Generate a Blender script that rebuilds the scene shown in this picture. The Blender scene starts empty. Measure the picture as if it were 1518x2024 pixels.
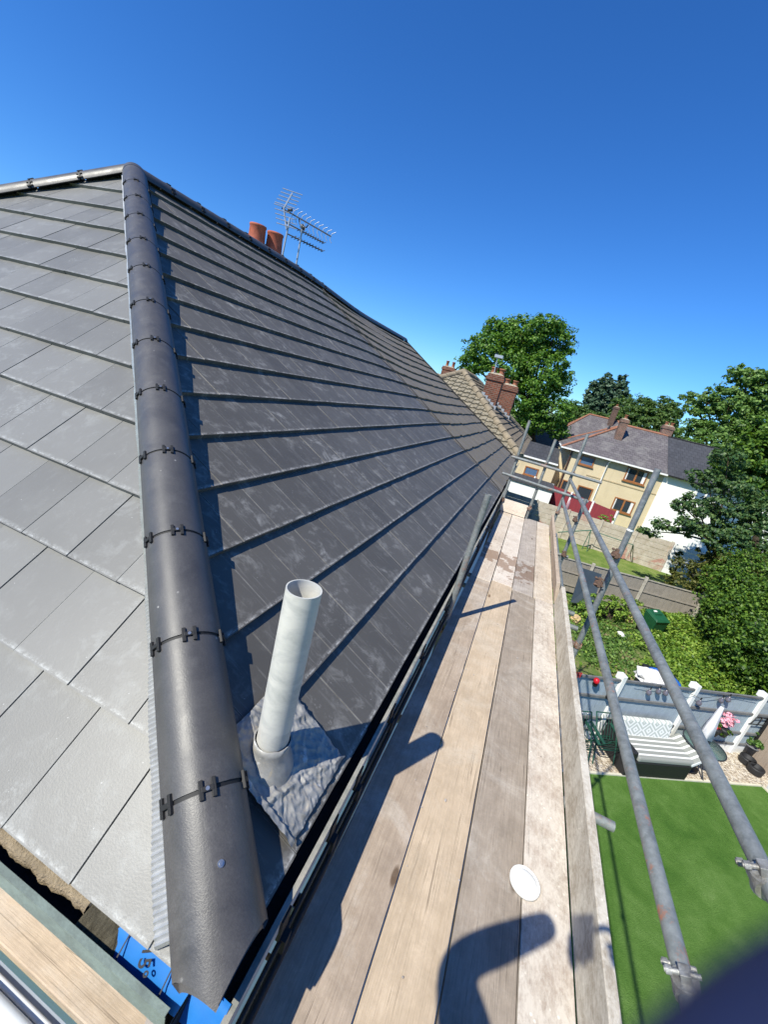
import bpy, bmesh, math, random
import numpy as np
from mathutils import Vector, Matrix, noise
R = math.radians
random.seed(7); rng = np.random.default_rng(7)
S = bpy.context.scene
COL = S.collection

# ------------------------------------------------------------------ camera
CAM = Vector((0, 0, 1.72)); F = 808.54; PW, PH = 1518, 2024
RX = Vector((0.90540883, 0.35407988, 0.23422699))      # image right in world
RD = Vector((0.32130173, -0.21089043, -0.92319577))    # image down
RF = Vector((-0.27748882, 0.91112714, -0.30470854))    # forward
cd = bpy.data.cameras.new("camera"); cam = bpy.data.objects.new("camera", cd); COL.objects.link(cam)
rot = Matrix((RX, -RD, -RF)).transposed()
cam.matrix_world = Matrix.Translation(CAM) @ rot.to_4x4()
cd.sensor_fit = 'HORIZONTAL'; cd.sensor_width = 36; cd.lens = F / PW * 36
cd.clip_start = 0.002; cd.clip_end = 2000
cd.dof.use_dof = True; cd.dof.focus_distance = 3.2; cd.dof.aperture_fstop = 7
S.camera = cam
S.render.resolution_x = 769; S.render.resolution_y = 1024

# ------------------------------------------------------------------ light
LD = Vector((0.338, 0.582, -0.740)).normalized()       # direction sunlight travels
w = bpy.data.worlds.new("World"); S.world = w; w.use_nodes = True
nt = w.node_tree; bg = nt.nodes['Background']
sky = nt.nodes.new('ShaderNodeTexSky'); sky.sky_type = 'NISHITA'; sky.sun_disc = False
sky.sun_elevation = math.asin(-LD.z); sky.sun_rotation = math.atan2(-LD.x, -LD.y)
sky.air_density = 1.0; sky.dust_density = 0.15; sky.ozone_density = 4.0; sky.altitude = 200
hsv = nt.nodes.new('ShaderNodeHueSaturation'); hsv.inputs['Saturation'].default_value = 1.2
mulc = nt.nodes.new('ShaderNodeMixRGB'); mulc.blend_type = 'MULTIPLY'; mulc.inputs[0].default_value = 1; mulc.inputs[2].default_value = (.56, .9, 1.28, 1)
nt.links.new(sky.outputs[0], hsv.inputs['Color']); nt.links.new(hsv.outputs[0], mulc.inputs[1]); nt.links.new(mulc.outputs[0], bg.inputs[0])
bg.inputs[1].default_value = 0.1
sd = bpy.data.lights.new("sun", 'SUN'); sun = bpy.data.objects.new("sun", sd); COL.objects.link(sun)
sd.energy = 5.0; sd.angle = R(0.53); sd.color = (1, .96, .84)
sun.rotation_euler = LD.to_track_quat('-Z', 'Y').to_euler(); sun.location = (0, 0, 30)
S.view_settings.view_transform = 'Standard'; S.view_settings.look = 'None'
S.view_settings.gamma = 1; S.view_settings.exposure = 0.46
try: S.render.engine = 'CYCLES'
except Exception: pass

# ------------------------------------------------------------------ helpers
def ray(px, py): return (RX * (px - 759) + RD * (py - 1012) + RF * F).normalized()
def at(px, py, x=None, y=None, z=None):
    d = ray(px, py)
    t = (x - CAM.x) / d.x if x is not None else (y - CAM.y) / d.y if y is not None else (z - CAM.z) / d.z
    return CAM + d * t

def tag(o, label=None, cat=None, group=None, kind=None):
    if label: o['label'] = label
    if cat: o['category'] = cat
    if group: o['group'] = group
    if kind: o['kind'] = kind
    return o
def empty(name, loc, label=None, cat=None, group=None):
    o = bpy.data.objects.new(name, None); COL.objects.link(o); o.location = loc; o.empty_display_size = .1
    return tag(o, label, cat, group)
def worldloc(o):
    p = Vector((0, 0, 0))
    while o: p += o.location; o = o.parent
    return p
def dup(root, loc, label=None, group=None):
    r = root.copy(); COL.objects.link(r); r.location = loc
    if label: r['label'] = label
    if group: r['group'] = group
    for ch in list(root.children):
        c = ch.copy(); COL.objects.link(c); c.parent = r
        for g in ch.children:
            d = g.copy(); COL.objects.link(d); d.parent = c
    return r

def frame(d):
    d = d.normalized(); a = Vector((0, 0, 1)) if abs(d.z) < .9 else Vector((1, 0, 0))
    u = d.cross(a).normalized(); return u, d.cross(u).normalized()
class MB:
    def __init__(s): s.v = []; s.f = []; s.sm = []; s.rnd = []
    def add(s, vs, fs, smooth=False, rnd=None):
        n = len(s.v); s.v += [Vector(p) for p in vs]; s.f += [tuple(i + n for i in f) for f in fs]
        s.sm += [smooth] * len(fs); s.rnd += [random.random() if rnd is None else rnd] * len(fs); return s
    def box(s, lo, hi, **k):
        (a, b, c), (d, e, f) = lo, hi
        return s.hexa([(a,b,c),(d,b,c),(d,e,c),(a,e,c),(a,b,f),(d,b,f),(d,e,f),(a,e,f)], **k)
    def hexa(s, p, **k): return s.add(p, [(3,2,1,0),(4,5,6,7),(0,1,5,4),(1,2,6,5),(2,3,7,6),(3,0,4,7)], **k)
    def obox(s, c, ax, ay, az, **k):                    # centre + half axis vectors
        c = Vector(c); ax, ay, az = Vector(ax), Vector(ay), Vector(az)
        return s.hexa([c-ax-ay-az, c+ax-ay-az, c+ax+ay-az, c-ax+ay-az, c-ax-ay+az, c+ax-ay+az, c+ax+ay+az, c-ax+ay+az], **k)
    def bar(s, a, b, w, h, up=(0,0,1), **k):
        a, b = Vector(a), Vector(b); d = (b-a); u = d.cross(Vector(up)).normalized(); v = u.cross(d).normalized()
        return s.obox((a+b)/2, d/2, u*w/2, v*h/2, **k)
    def tube(s, pts, r, n=14, caps=True, **k):
        pts = [Vector(p) for p in pts]; rs = r if isinstance(r, (list, tuple)) else [r]*len(pts)
        vs, fs = [], []
        u = None
        for i, p in enumerate(pts):
            d = (pts[min(i+1, len(pts)-1)] - pts[max(i-1, 0)]).normalized()
            if u is None: u, v = frame(d)
            else: u = (u - d*u.dot(d)).normalized(); v = d.cross(u)
            for j in range(n):
                a = 2*math.pi*j/n; vs.append(p + (u*math.cos(a) + v*math.sin(a))*rs[i])
        m = len(pts)
        for i in range(m-1):
            for j in range(n):
                a, b = i*n+j, i*n+(j+1) % n; fs.append((a, b, b+n, a+n))
        s.add(vs, fs, smooth=True, **k)
        if caps:
            s.add(vs[:n], [tuple(range(n))[::-1]]); s.add(vs[-n:], [tuple(range(n))])
        return s
    def pipe(s, a, b, ro, ri, n=24, depth=None):        # open hollow tube
        a, b = Vector(a), Vector(b); u, v = frame(b-a)
        rings = []
        for p, r in ((a, ro), (b, ro), (b, ri), (a, ri)):
            rings += [p + (u*math.cos(2*math.pi*j/n) + v*math.sin(2*math.pi*j/n))*r for j in range(n)]
        for k, sm in ((0, True), (1, False), (2, True), (3, False)):
            k2 = (k+1) % 4
            s.add([rings[k*n+j] for j in range(n)] + [rings[k2*n+j] for j in range(n)],
                  [(j, (j+1) % n, n+(j+1) % n, n+j) for j in range(n)], smooth=sm)
        return s
    def lathe(s, c, prof, n=20, **k):                   # prof: (r, z)
        c = Vector(c); vs = [c + Vector((r*math.cos(2*math.pi*j/n), r*math.sin(2*math.pi*j/n), z)) for r, z in prof for j in range(n)]
        fs = [(i*n+j, i*n+(j+1) % n, (i+1)*n+(j+1) % n, (i+1)*n+j) for i in range(len(prof)-1) for j in range(n)]
        return s.add(vs, fs, smooth=True, **k)
    def build(s, name, mat, parent=None, bevel=0, label=None, cat=None, group=None, kind=None, fn=None):
        me = bpy.data.meshes.new(name)
        off = worldloc(parent) if parent else Vector((0, 0, 0))
        vs = s.v if fn is None else [fn(v) for v in s.v]
        loc = Vector((0, 0, 0))
        if not parent and kind is None:
            loc = Vector((sum(v.x for v in vs)/len(vs), sum(v.y for v in vs)/len(vs), min(v.z for v in vs)))
        me.from_pydata([tuple(v - off - loc) for v in vs], [], s.f)
        me.polygons.foreach_set('use_smooth', s.sm)
        at_ = me.attributes.new('rnd', 'FLOAT', 'FACE'); at_.data.foreach_set('value', s.rnd)
        me.materials.append(mat); me.validate(); me.update()
        o = bpy.data.objects.new(name, me); COL.objects.link(o); o.parent = parent; o.location = loc
        if bevel:
            b = o.modifiers.new('b', 'BEVEL'); b.width = bevel; b.segments = 2; b.limit_method = 'ANGLE'; b.angle_limit = R(40)
        return tag(o, label, cat, group, kind)

# ------------------------------------------------------------------ materials
class NT:
    def __init__(s, name):
        s.m = bpy.data.materials.new(name); s.m.use_nodes = True; s.t = s.m.node_tree; s.b = s.t.nodes['Principled BSDF']
    def n(s, kind, **k):
        o = s.t.nodes.new('ShaderNode' + kind)
        for a, v in k.items(): setattr(o, a, v)
        return o
    def l(s, a, b): s.t.links.new(a, b)
    def coord(s, scale=(1,1,1), rotz=0, rot=None, rndoff=True):
        tc = s.n('TexCoord'); mp = s.n('Mapping'); mp.inputs['Scale'].default_value = scale
        if rot: mp.inputs['Rotation'].default_value = rot
        s.l(tc.outputs['Object'], mp.inputs['Vector'])
        if rndoff:
            oi = s.n('ObjectInfo'); mu = s.n('Math', operation='MULTIPLY'); mu.inputs[1].default_value = 37
            s.l(oi.outputs['Random'], mu.inputs[0]); ad = s.n('VectorMath', operation='ADD')
            s.l(mp.outputs[0], ad.inputs[0]); s.l(mu.outputs[0], ad.inputs[1]); return ad.outputs[0]
        return mp.outputs[0]
    def noise(s, v, scale, detail=6, rough=.6, dist=0):
        o = s.n('TexNoise'); o.inputs['Scale'].default_value = scale; o.inputs['Detail'].default_value = detail
        o.inputs['Roughness'].default_value = rough; o.inputs['Distortion'].default_value = dist
        s.l(v, o.inputs['Vector']); return o.outputs['Fac']
    def vor(s, v, scale, feature='F1', out='Distance', rnd=1):
        o = s.n('TexVoronoi', feature=feature); o.inputs['Scale'].default_value = scale; o.inputs['Randomness'].default_value = rnd
        s.l(v, o.inputs['Vector']); return o.outputs[out]
    def ramp(s, f, stops):
        o = s.n('ValToRGB'); e = o.color_ramp.elements
        while len(e) < len(stops): e.new(.5)
        for i, (p, c) in enumerate(stops):
            e[i].position = p; c = (c, c, c) if not isinstance(c, (tuple, list)) else c; e[i].color = (*c, 1)
        s.l(f, o.inputs[0]); return o.outputs[0]
    def mix(s, f, a, b, mode='MIX'):
        o = s.n('MixRGB', blend_type=mode)
        for i, x in ((0, f), (1, a), (2, b)):
            if isinstance(x, (int, float)): o.inputs[i].default_value = x if i == 0 else (x, x, x, 1)
            elif isinstance(x, (tuple, list)): o.inputs[i].default_value = (*x, 1)
            else: s.l(x, o.inputs[i])
        return o.outputs[0]
    def math(s, op, a, b=0):
        o = s.n('Math', operation=op)
        for i, x in ((0, a), (1, b)):
            if isinstance(x, (int, float)): o.inputs[i].default_value = x
            else: s.l(x, o.inputs[i])
        return o.outputs[0]
    def attr(s, name='rnd'):
        o = s.n('Attribute'); o.attribute_name = name; return o.outputs['Fac']
    def bump(s, h, st=.3, dist=.01):
        o = s.n('Bump'); o.inputs['Strength'].default_value = st; o.inputs['Distance'].default_value = dist
        s.l(h, o.inputs['Height']); s.l(o.outputs[0], s.b.inputs['Normal'])
    def fin(s, col, rough=.7, metal=0, spec=.5):
        if isinstance(col, (tuple, list)): s.b.inputs['Base Color'].default_value = (*col, 1)
        else: s.l(col, s.b.inputs['Base Color'])
        if isinstance(rough, (int, float)): s.b.inputs['Roughness'].default_value = rough
        else: s.l(rough, s.b.inputs['Roughness'])
        s.b.inputs['Metallic'].default_value = metal; s.b.inputs['Specular IOR Level'].default_value = spec
        return s.m

def simple(name, c, rough=.6, metal=0, var=.25, scale=6, bump=.1, spec=.5, c2=None, stretch=(1,1,1), bd=.005):
    t = NT(name); v = t.coord(stretch); n = t.noise(v, scale); n2 = t.noise(v, scale*7, 4)
    c2 = c2 or tuple(x*(1-var) for x in c)
    col = t.mix(t.ramp(n, [(.35, 0.), (.65, 1.)]), c2, c)
    col = t.mix(.5*min(1, var*2), col, t.ramp(n2, [(.3, .45), (.7, .65)]), 'OVERLAY')
    if bump: t.bump(n2, bump, bd)
    return t.fin(col, rough, metal, spec)

def tile_mat(name, c, dust, slope, dustamt=.5, moss=None, streak=.35, wear=None, rgh=.6):
    # slope: mapping scale that stretches the texture down the slope
    t = NT(name); v = t.coord((1,1,1), rndoff=False); vs = t.coord(slope, rndoff=False)
    r = t.attr()
    base = t.mix(t.math('MULTIPLY', r, .9), tuple(x*.86 for x in c), tuple(min(1, x*1.18) for x in c))
    n1 = t.noise(v, 1.7, 5, .6); n2 = t.noise(v, 9, 6, .7, .4); n3 = t.noise(v, 170, 3, .6)
    st = t.noise(vs, 26, 5, .7)
    base = t.mix(t.ramp(n1, [(.35, 0.), (.7, .5)]), base, tuple(x*1.25+.01 for x in c))
    patch = t.math('MULTIPLY', t.ramp(n2, [(.52, 0.), (.72, 1.)]), t.ramp(n1, [(.4, .15), (.62, 1.)]))
    base = t.mix(t.math('MULTIPLY', patch, dustamt), base, dust)
    base = t.mix(t.math('MULTIPLY', t.ramp(st, [(.56, 0.), (.72, 1.)]), streak), base, dust)
    # sole-shaped scuffs: voronoi cells masked to ovals
    vo = t.n('TexVoronoi', feature='F1'); vo.inputs['Scale'].default_value = 3.4; t.l(vs, vo.inputs['Vector'])
    ov = t.ramp(vo.outputs['Distance'], [(.12, 1.), (.27, 0.)])
    lug = t.ramp(t.vor(v, 75), [(.25, 1.), (.45, 0.)])
    scuff = t.math('MULTIPLY', t.math('MULTIPLY', ov, lug), t.ramp(t.noise(v, 2.3, 3), [(.46, 0.), (.56, 1.)]))
    base = t.mix(t.math('MULTIPLY', scuff, dustamt*.8), base, tuple(x*1.1 for x in dust))
    speck = t.ramp(t.vor(v, 22), [(.03, 1.), (.05, 0.)])
    base = t.mix(t.math('MULTIPLY', speck, .45*t_on(dustamt)), base, (.6, .6, .58))
    if wear:
        (E0, Ud, gg, amt, Ad, a0, tw) = wear; g_ = t.n('NewGeometry'); sb_ = t.n('VectorMath', operation='SUBTRACT'); sb_.inputs[1].default_value = E0; t.l(g_.outputs['Position'], sb_.inputs[0])
        dt = t.n('VectorMath', operation='DOT_PRODUCT'); dt.inputs[1].default_value = Ud; t.l(sb_.outputs[0], dt.inputs[0])
        rowf = t.math('DIVIDE', dt.outputs['Value'], gg); fr_ = t.math('FRACT', rowf)
        da = t.n('VectorMath', operation='DOT_PRODUCT'); da.inputs[1].default_value = Ad; t.l(g_.outputs['Position'], da.inputs[0])
        uu = t.math('FRACT', t.math('ADD', t.math('DIVIDE', t.math('SUBTRACT', da.outputs['Value'], a0 - .3 - 20*tw), tw), t.math('MULTIPLY', t.math('MODULO', t.math('FLOOR', rowf), 2), -.5)))
        jl = t.ramp(uu, [(.0, 1.), (.022, 0.), (.978, 0.), (1., 1.)])
        base = t.mix(t.math('MULTIPLY', t.math('MULTIPLY', jl, t.ramp(t.noise(v, 6, 5, .7), [(.38, .15), (.62, .9)])), amt*.8), base, tuple(min(1, x*1.35) for x in dust)); ed = t.ramp(fr_, [(.012, 0.), (.02, 1.), (.038, .5), (.075, 0.)])
        ew = t.math('MULTIPLY', ed, t.ramp(t.noise(v, 24, 7, .85), [(.44, 0.), (.6, 1.)])); base = t.mix(t.math('MULTIPLY', ew, amt), base, tuple(min(1, x*1.9) for x in dust))
    if moss:
        base = t.mix(t.ramp(t.noise(vs, 7, 6, .7), [(.4, 0.), (.62, .85)]), base, moss)
    t.bump(t.math('ADD', n3, t.math('MULTIPLY', n2, .6)), .16, .003)
    return t.fin(base, rgh, 0, .45)
def t_on(a): return 1.0 if a > .2 else .5

def wood_mat(name, c1, c2, splat=0, splatc=(.62,.58,.52), wet=0, axis='Y', knots=True, fine=1.0):
    t = NT(name)
    sc = {'Y': (30, 1.4, 30), 'X': (1.7, 30, 30), 'Z': (26, 26, .9)}[axis]
    sc2 = {'Y': (7, 1.3, 7), 'X': (1.3, 7, 7), 'Z': (7, 7, 1.3)}[axis]
    v = t.coord((1,1,1)); g = t.coord(sc); g2 = t.coord(sc2)
    gr = t.noise(g, 1.6, 8, .75, 1.2); mot = t.noise(v, 15, 7, .75, .5); gf = t.noise(g, 9, 4, .7); blot = t.noise(g2, 1.1, 6, .62, .8)
    col = t.mix(t.math('ADD', t.math('MULTIPLY', t.ramp(gr, [(.3, 0.), (.7, 1.)]), .55), t.math('MULTIPLY', t.ramp(mot, [(.3, 0.), (.7, 1.)]), .45)), c1, c2)
    col = t.mix(t.math('MULTIPLY', t.ramp(mot, [(.58, 0.), (.72, 1.)]), .35), col, tuple(x*1.3 for x in c2))
    col = t.mix(t.ramp(blot, [(.35, .0), (.7, .55)]), col, tuple(x*1.18 for x in c2))
    col = t.mix(.45, col, t.ramp(gf, [(.25, .3), (.75, .66)]), 'OVERLAY')
    crack = t.ramp(t.noise(t.coord({'Y': (34, .35, 34), 'X': (.35, 34, 34), 'Z': (34, 34, .35)}[axis]), 1.3, 3, .5, 1.2), [(.485, 0.), (.5, 1.), (.515, 0.)])
    cm = t.math('MULTIPLY', crack, t.ramp(blot, [(.44, 0.), (.58, .75)]))
    col = t.mix(cm, col, tuple(x*.28 for x in c1))
    if knots:
        kd = t.n('TexVoronoi', feature='F1'); kd.inputs['Scale'].default_value = 1.5
        t.l(t.coord({'Y': (3.4, 1.2, 3.4), 'X': (1, 2.4, 2.4), 'Z': (2.4, 2.4, 1)}[axis]), kd.inputs['Vector'])
        col = t.mix(t.ramp(kd.outputs['Distance'], [(.05, .9), (.085, 0.)]), col, (c1[0]*.35, c1[1]*.27, c1[2]*.2))
    dirt = t.ramp(t.noise(v, 3.2, 6, .7), [(.5, 0.), (.75, .4)])
    col = t.mix(dirt, col, tuple(x*.62 for x in c1))
    if splat and splat < .3:
        s2 = t.noise(v, 2.6, 6, .7, .8); col = t.mix(t.ramp(s2, [(.5, 0.), (.75, splat*3)]), col, splatc)
        sc_ = t.ramp(t.noise(t.coord((9, 30, 9), rot=(0, 0, .5)), 1.5, 2, .4, 2), [(.494, 0.), (.5, 1.), (.506, 0.)]); col = t.mix(t.math('MULTIPLY', sc_, t.ramp(s2, [(.5, 0.), (.6, .55)])), col, tuple(x*.35 for x in c1))
        col = t.mix(t.ramp(t.noise(v, 7, 6, .75), [(.45, 0.), (.8, .6)]), col, tuple(x*.7 for x in c1))
    elif splat:
        s1 = t.noise(t.coord((1, .55, 1), rot=(0, 0, .5)), 46, 9, .82, .4); s2 = t.noise(v, 4.5, 5, .65)
        th = t.math('ADD', t.math('MULTIPLY', s1, .72), t.math('MULTIPLY', s2, .5))
        sp = t.ramp(th, [(.68 - .26*splat, 0.), (.84 - .26*splat, 1.)])
        col = t.mix(t.math('MULTIPLY', sp, .78), col, splatc)
        dots = t.ramp(t.vor(v, 34), [(.12, 1.), (.17, 0.)]); col = t.mix(t.math('MULTIPLY', dots, t.ramp(s2, [(.45, 0.), (.6, 1.)])), col, tuple(min(1, x*1.2) for x in splatc))
    if wet:
        # damp patch across the boards, in world metres
        gm = t.n('NewGeometry'); sx = t.n('SeparateXYZ'); t.l(gm.outputs['Position'], sx.inputs[0])
        d = t.math('ABSOLUTE', t.math('SUBTRACT', t.math('ADD', sx.outputs['Y'], t.math('MULTIPLY', sx.outputs['X'], .55)), 5.0))
        d = t.math('ADD', d, t.math('MULTIPLY', t.math('SUBTRACT', t.noise(v, 5.5, 5, .6), .5), 2.4))
        wm = t.ramp(d, [(.2, 1.), (.235, 0.)])
        col = t.mix(t.math('MULTIPLY', wm, .8), col, tuple(x*.42 for x in (c2[0]*1.1, c2[1]*.85, c2[2]*.7)))
    t.bump(t.math('ADD', gf, t.math('MULTIPLY', gr, .8)), .35, .004)
    return t.fin(col, .82, 0, .25)

def steel_mat(name, c=(.23,.25,.245), rust=.3):
    t = NT(name); v = t.coord((1,1,1)); vs = t.coord((2.5, 2.5, 2.5))
    n = t.noise(v, 5, 6, .7, .3); n2 = t.noise(v, 38, 5, .7); n3 = t.noise(v, 2.2, 4, .6)
    col = t.mix(t.ramp(n, [(.35, 0.), (.65, 1.)]), tuple(x*.55 for x in c), c)
    col = t.mix(t.ramp(n2, [(.4, 0.), (.8, .5)]), col, (.42, .44, .44))
    m = t.math('MULTIPLY', t.ramp(t.noise(v, 11, 5, .75), [(.56, 0.), (.66, 1.)]), t.ramp(n3, [(.44, 0.), (.56, 1.)]))
    col = t.mix(t.math('MULTIPLY', m, rust), col, (.42, .17, .09))
    sp = t.ramp(t.vor(v, 30), [(.06, 1.), (.1, 0.)]); sp = t.math('MULTIPLY', sp, t.ramp(n, [(.5, 0.), (.6, .8)]))
    col = t.mix(sp, col, (.7, .71, .7))
    t.bump(n2, .2, .002)
    return t.fin(col, t.ramp(n, [(.3, .42), (.7, .65)]), .3, .5)

def brick_mat(name, c1=(.2,.06,.035), c2=(.11,.038,.026), mortar=(.17,.13,.1), bw=.225, bh=.075):
    t = NT(name); tc = t.n('TexCoord'); sx = t.n('SeparateXYZ'); t.l(tc.outputs['Object'], sx.inputs[0])
    cb = t.n('CombineXYZ'); t.l(t.math('ADD', sx.outputs['X'], sx.outputs['Y']), cb.inputs[0]); t.l(sx.outputs['Z'], cb.inputs[1])
    b = t.n('TexBrick'); t.l(cb.outputs[0], b.inputs['Vector']); b.inputs['Scale'].default_value = 1
    b.inputs['Brick Width'].default_value = bw; b.inputs['Row Height'].default_value = bh; b.inputs['Mortar Size'].default_value = .012
    b.inputs['Color1'].default_value = (*c1, 1); b.inputs['Color2'].default_value = (*c2, 1); b.inputs['Mortar'].default_value = (*mortar, 1)
    n = t.noise(tc.outputs['Object'], 5, 6, .7)
    col = t.mix(.6, b.outputs['Color'], t.ramp(n, [(.3, .25), (.75, .7)]), 'OVERLAY')
    t.bump(b.outputs['Fac'], -.4, .01)
    return t.fin(col, .9, 0, .2)

def render_mat(name, c, dirt=.3):
    t = NT(name); v = t.coord(rndoff=False); n = t.noise(v, .7, 6, .65, .5); n2 = t.noise(v, 60, 3)
    vs = t.coord((1, 1, .12), rndoff=False); s = t.noise(vs, 3, 5, .6)
    col = t.mix(t.ramp(n, [(.4, 0.), (.75, dirt)]), c, tuple(x*.7 for x in c))
    col = t.mix(t.ramp(s, [(.55, 0.), (.75, dirt*.7)]), col, tuple(x*.6 for x in c))
    t.bump(n2, .3, .01); return t.fin(col, .92, 0, .15)

def leaf_mat(name, dark, mid, light, trans=.35):
    t = NT(name); r = t.attr()
    geo = t.n('NewGeometry'); v = t.coord(rndoff=False); n = t.noise(v, .9, 3)
    f = t.math('ADD', t.math('MULTIPLY', r, .75), t.math('MULTIPLY', n, .35))
    col = t.ramp(f, [(.15, dark), (.5, mid), (.85, light)])
    t.fin(col, .5, 0, .35)
    tr = t.n('BsdfTranslucent'); t.l(t.mix(1, col, (1.3, 1.25, .55), 'MULTIPLY'), tr.inputs['Color'])
    ms = t.n('MixShader'); ms.inputs[0].default_value = trans
    out = t.t.nodes['Material Output']; t.l(t.b.outputs[0], ms.inputs[1]); t.l(tr.outputs[0], ms.inputs[2]); t.l(ms.outputs[0], out.inputs[0])
    return t.m

def glass_mat(name, c=(.03,.04,.05), rough=.08):
    t = NT(name); return t.fin(c, rough, 0, .8)

# slopes: front plane rises towards -X (32 deg), hip-end plane rises towards +Y (40.5 deg)
T1, T2 = math.tan(R(32)), math.tan(R(40.5)); C1, C2 = .1216, -.13
GF, GS, TW = .335, .3515, .2775                       # course gauges and tile width
M = {}
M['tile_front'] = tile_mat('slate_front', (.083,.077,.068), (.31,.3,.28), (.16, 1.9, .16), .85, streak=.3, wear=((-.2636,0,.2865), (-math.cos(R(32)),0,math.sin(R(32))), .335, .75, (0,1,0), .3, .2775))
M['tile_side'] = tile_mat('slate_side', (.145,.142,.132), (.34,.35,.34), (1.5, .5, .6), .4, streak=.12, wear=((0,.4875,.2865), (0,math.cos(R(40.5)),math.sin(R(40.5))), .3515, .45, (-1,0,0), .2, .2775), rgh=.46)  # same tile as front, lighter: the sunlit slope's brightness is in the colour
M['tile_old'] = tile_mat('old_slate', (.17,.142,.105), (.3,.26,.2), (.1, 2.6, .1), .5, streak=.6, moss=(.14,.115,.07))
M['hip'] = simple('hip_tile_concrete', (.105,.1,.102), .48, 0, .3, 4, .4, .45, c2=(.07,.066,.068), bd=.0015)
t = NT('hip_tile_concrete'); v = t.coord(); oi = t.n('ObjectInfo'); g = t.noise(v, 210, 3, .7); n = t.noise(v, 5, 7, .72, .5); n2 = t.noise(t.coord((1,1,.35)), 13, 6, .75)
col = t.mix(t.ramp(n, [(.33, 0.), (.68, 1.)]), (.052,.049,.049), (.09,.085,.083)); col = t.mix(t.ramp(n2, [(.52, 0.), (.75, .55)]), col, (.15,.145,.14))
col = t.mix(t.math('MULTIPLY', oi.outputs['Random'], .45), col, (.06,.06,.065)); col = t.mix(.5, col, t.ramp(g, [(.3, .32), (.7, .62)]), 'OVERLAY')
col = t.mix(t.math('MULTIPLY', t.ramp(t.vor(v, 17), [(.05, 1.), (.09, 0.)]), t.ramp(n, [(.5, 0.), (.6, .6)])), col, (.4,.39,.37))
t.bump(t.math('ADD', g, t.math('MULTIPLY', n, .5)), .35, .0016); M['hip'] = t.fin(col, t.ramp(n, [(.3, .36), (.7, .52)]), 0, .5)
M['clip'] = simple('black_plastic', (.01,.01,.011), .65, 0, .2)
M['screw'] = simple('zinc_screw', (.6,.6,.58), .3, .9, .1)
M['strip'] = simple('dry_hip_foil', (.5,.5,.5), .4, .5, .2, 30)
M['lead'] = None
t = NT('lead_sheet'); v = t.coord(); n = t.noise(v, 7, 7, .7, 1.2); n2 = t.noise(v, 24, 6, .7, .6)
col = t.mix(t.ramp(n, [(.4, 0.), (.62, 1.)]), (.22,.22,.215), (.35,.34,.32)); col = t.mix(t.ramp(n2, [(.56, 0.), (.7, .7)]), col, (.42,.35,.25))
col = t.mix(t.ramp(t.noise(v, 13, 4), [(.6, 0.), (.7, .7)]), col, (.72,.74,.75))
t.bump(t.math('ADD', n, n2), .4, .004); M['lead'] = t.fin(col, .45, .08, .5)
t = NT('weathered_white_pipe'); v = t.coord((1,1,1)); vb = t.coord((1.4,1.4,3))
col = t.mix(t.ramp(t.noise(vb, 6, 6, .7, .7), [(.42, 0.), (.7, .75)]), (.54,.53,.49), (.34,.35,.335))
col = t.mix(t.ramp(t.noise(v, 22, 6, .7, .5), [(.5, 0.), (.7, .5)]), col, (.5,.5,.45))
t.bump(t.noise(vb, 20, 5), .15, .003); M['pipe'] = t.fin(col, .55, 0, .35)
M['upvc'] = simple('white_upvc', (.74,.76,.78), .3, 0, .12, 5)
M['gutter_out'] = simple('dusty_white_gutter', (.4,.42,.44), .5, 0, .35, 6, c2=(.22,.24,.25), stretch=(1,.4,1))
M['gutter_in'] = simple('gutter_inside', (.02,.02,.022), .8, 0, .4, 20, .5)  # shade inside the channel is painted into this near-black, with dirt
M['gutter_lip'] = simple('gutter_lip', (.3,.28,.24), .8, 0, .35, 14, .3, c2=(.16,.17,.15))
M['green_lip'] = simple('old_gutter_lip', (.2,.25,.22), .7, 0, .35, 14, .3, c2=(.14,.17,.15))
M['mortar'] = simple('sand_mortar', (.34,.27,.18), .95, 0, .4, 18, .8, .1, bd=.02)
M['felt'] = simple('old_felt', (.14,.125,.09), .95, 0, .5, 30, 1.0, .1, bd=.01, stretch=(3,1,1))
M['blue'] = simple('blue_membrane', (.008,.15,.45), .7, 0, .2, 3, .1, .4, bd=.01, c2=(.008,.14,.45))
M['steel'] = steel_mat('galvanised_tube'); M['steel_rust'] = steel_mat('rusty_tube', rust=.9); M['steel_dark'] = steel_mat('dark_tube', (.2,.22,.24), .35)
M['coupler'] = simple('scaffold_coupler', (.25,.23,.21), .6, .6, .5, 30, .4, c2=(.3,.14,.08))
M['zcoupler'] = simple('zinc_coupler', (.42,.42,.4), .5, .5, .4, 30, .4, c2=(.2,.19,.17))
M['rcoupler'] = simple('rusty_coupler', (.19,.11,.075), .8, .3, .5, 40, .5, c2=(.1,.07,.055))
M['b1'] = wood_mat('board_grey_brown', (.26,.2,.15), (.42,.34,.265), .18)
M['b2'] = wood_mat('board_tan', (.41,.315,.215), (.52,.415,.3), .18, (.56,.5,.41))
M['b3'] = wood_mat('board_grey', (.22,.18,.14), (.345,.29,.235), .15)
M['b4'] = wood_mat('board_plaster', (.3,.25,.205), (.44,.37,.31), .62, (.62,.57,.5))
M['b5'] = wood_mat('board_pale_wet', (.4,.33,.26), (.52,.44,.36), .45, (.6,.54,.46), wet=1)
M['b5b'] = wood_mat('board_pale_wet_white', (.44,.37,.3), (.56,.48,.4), .6, (.64,.58,.5), wet=1)
M['b6'] = wood_mat('board_pale_grey', (.28,.24,.21), (.42,.37,.32), .25, wet=1)
M['b7'] = wood_mat('board_pink', (.38,.32,.25), (.5,.42,.34), .5, (.6,.54,.46))
M['b8'] = wood_mat('board_side', (.4,.31,.22), (.52,.41,.3), .15, axis='X')
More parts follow.
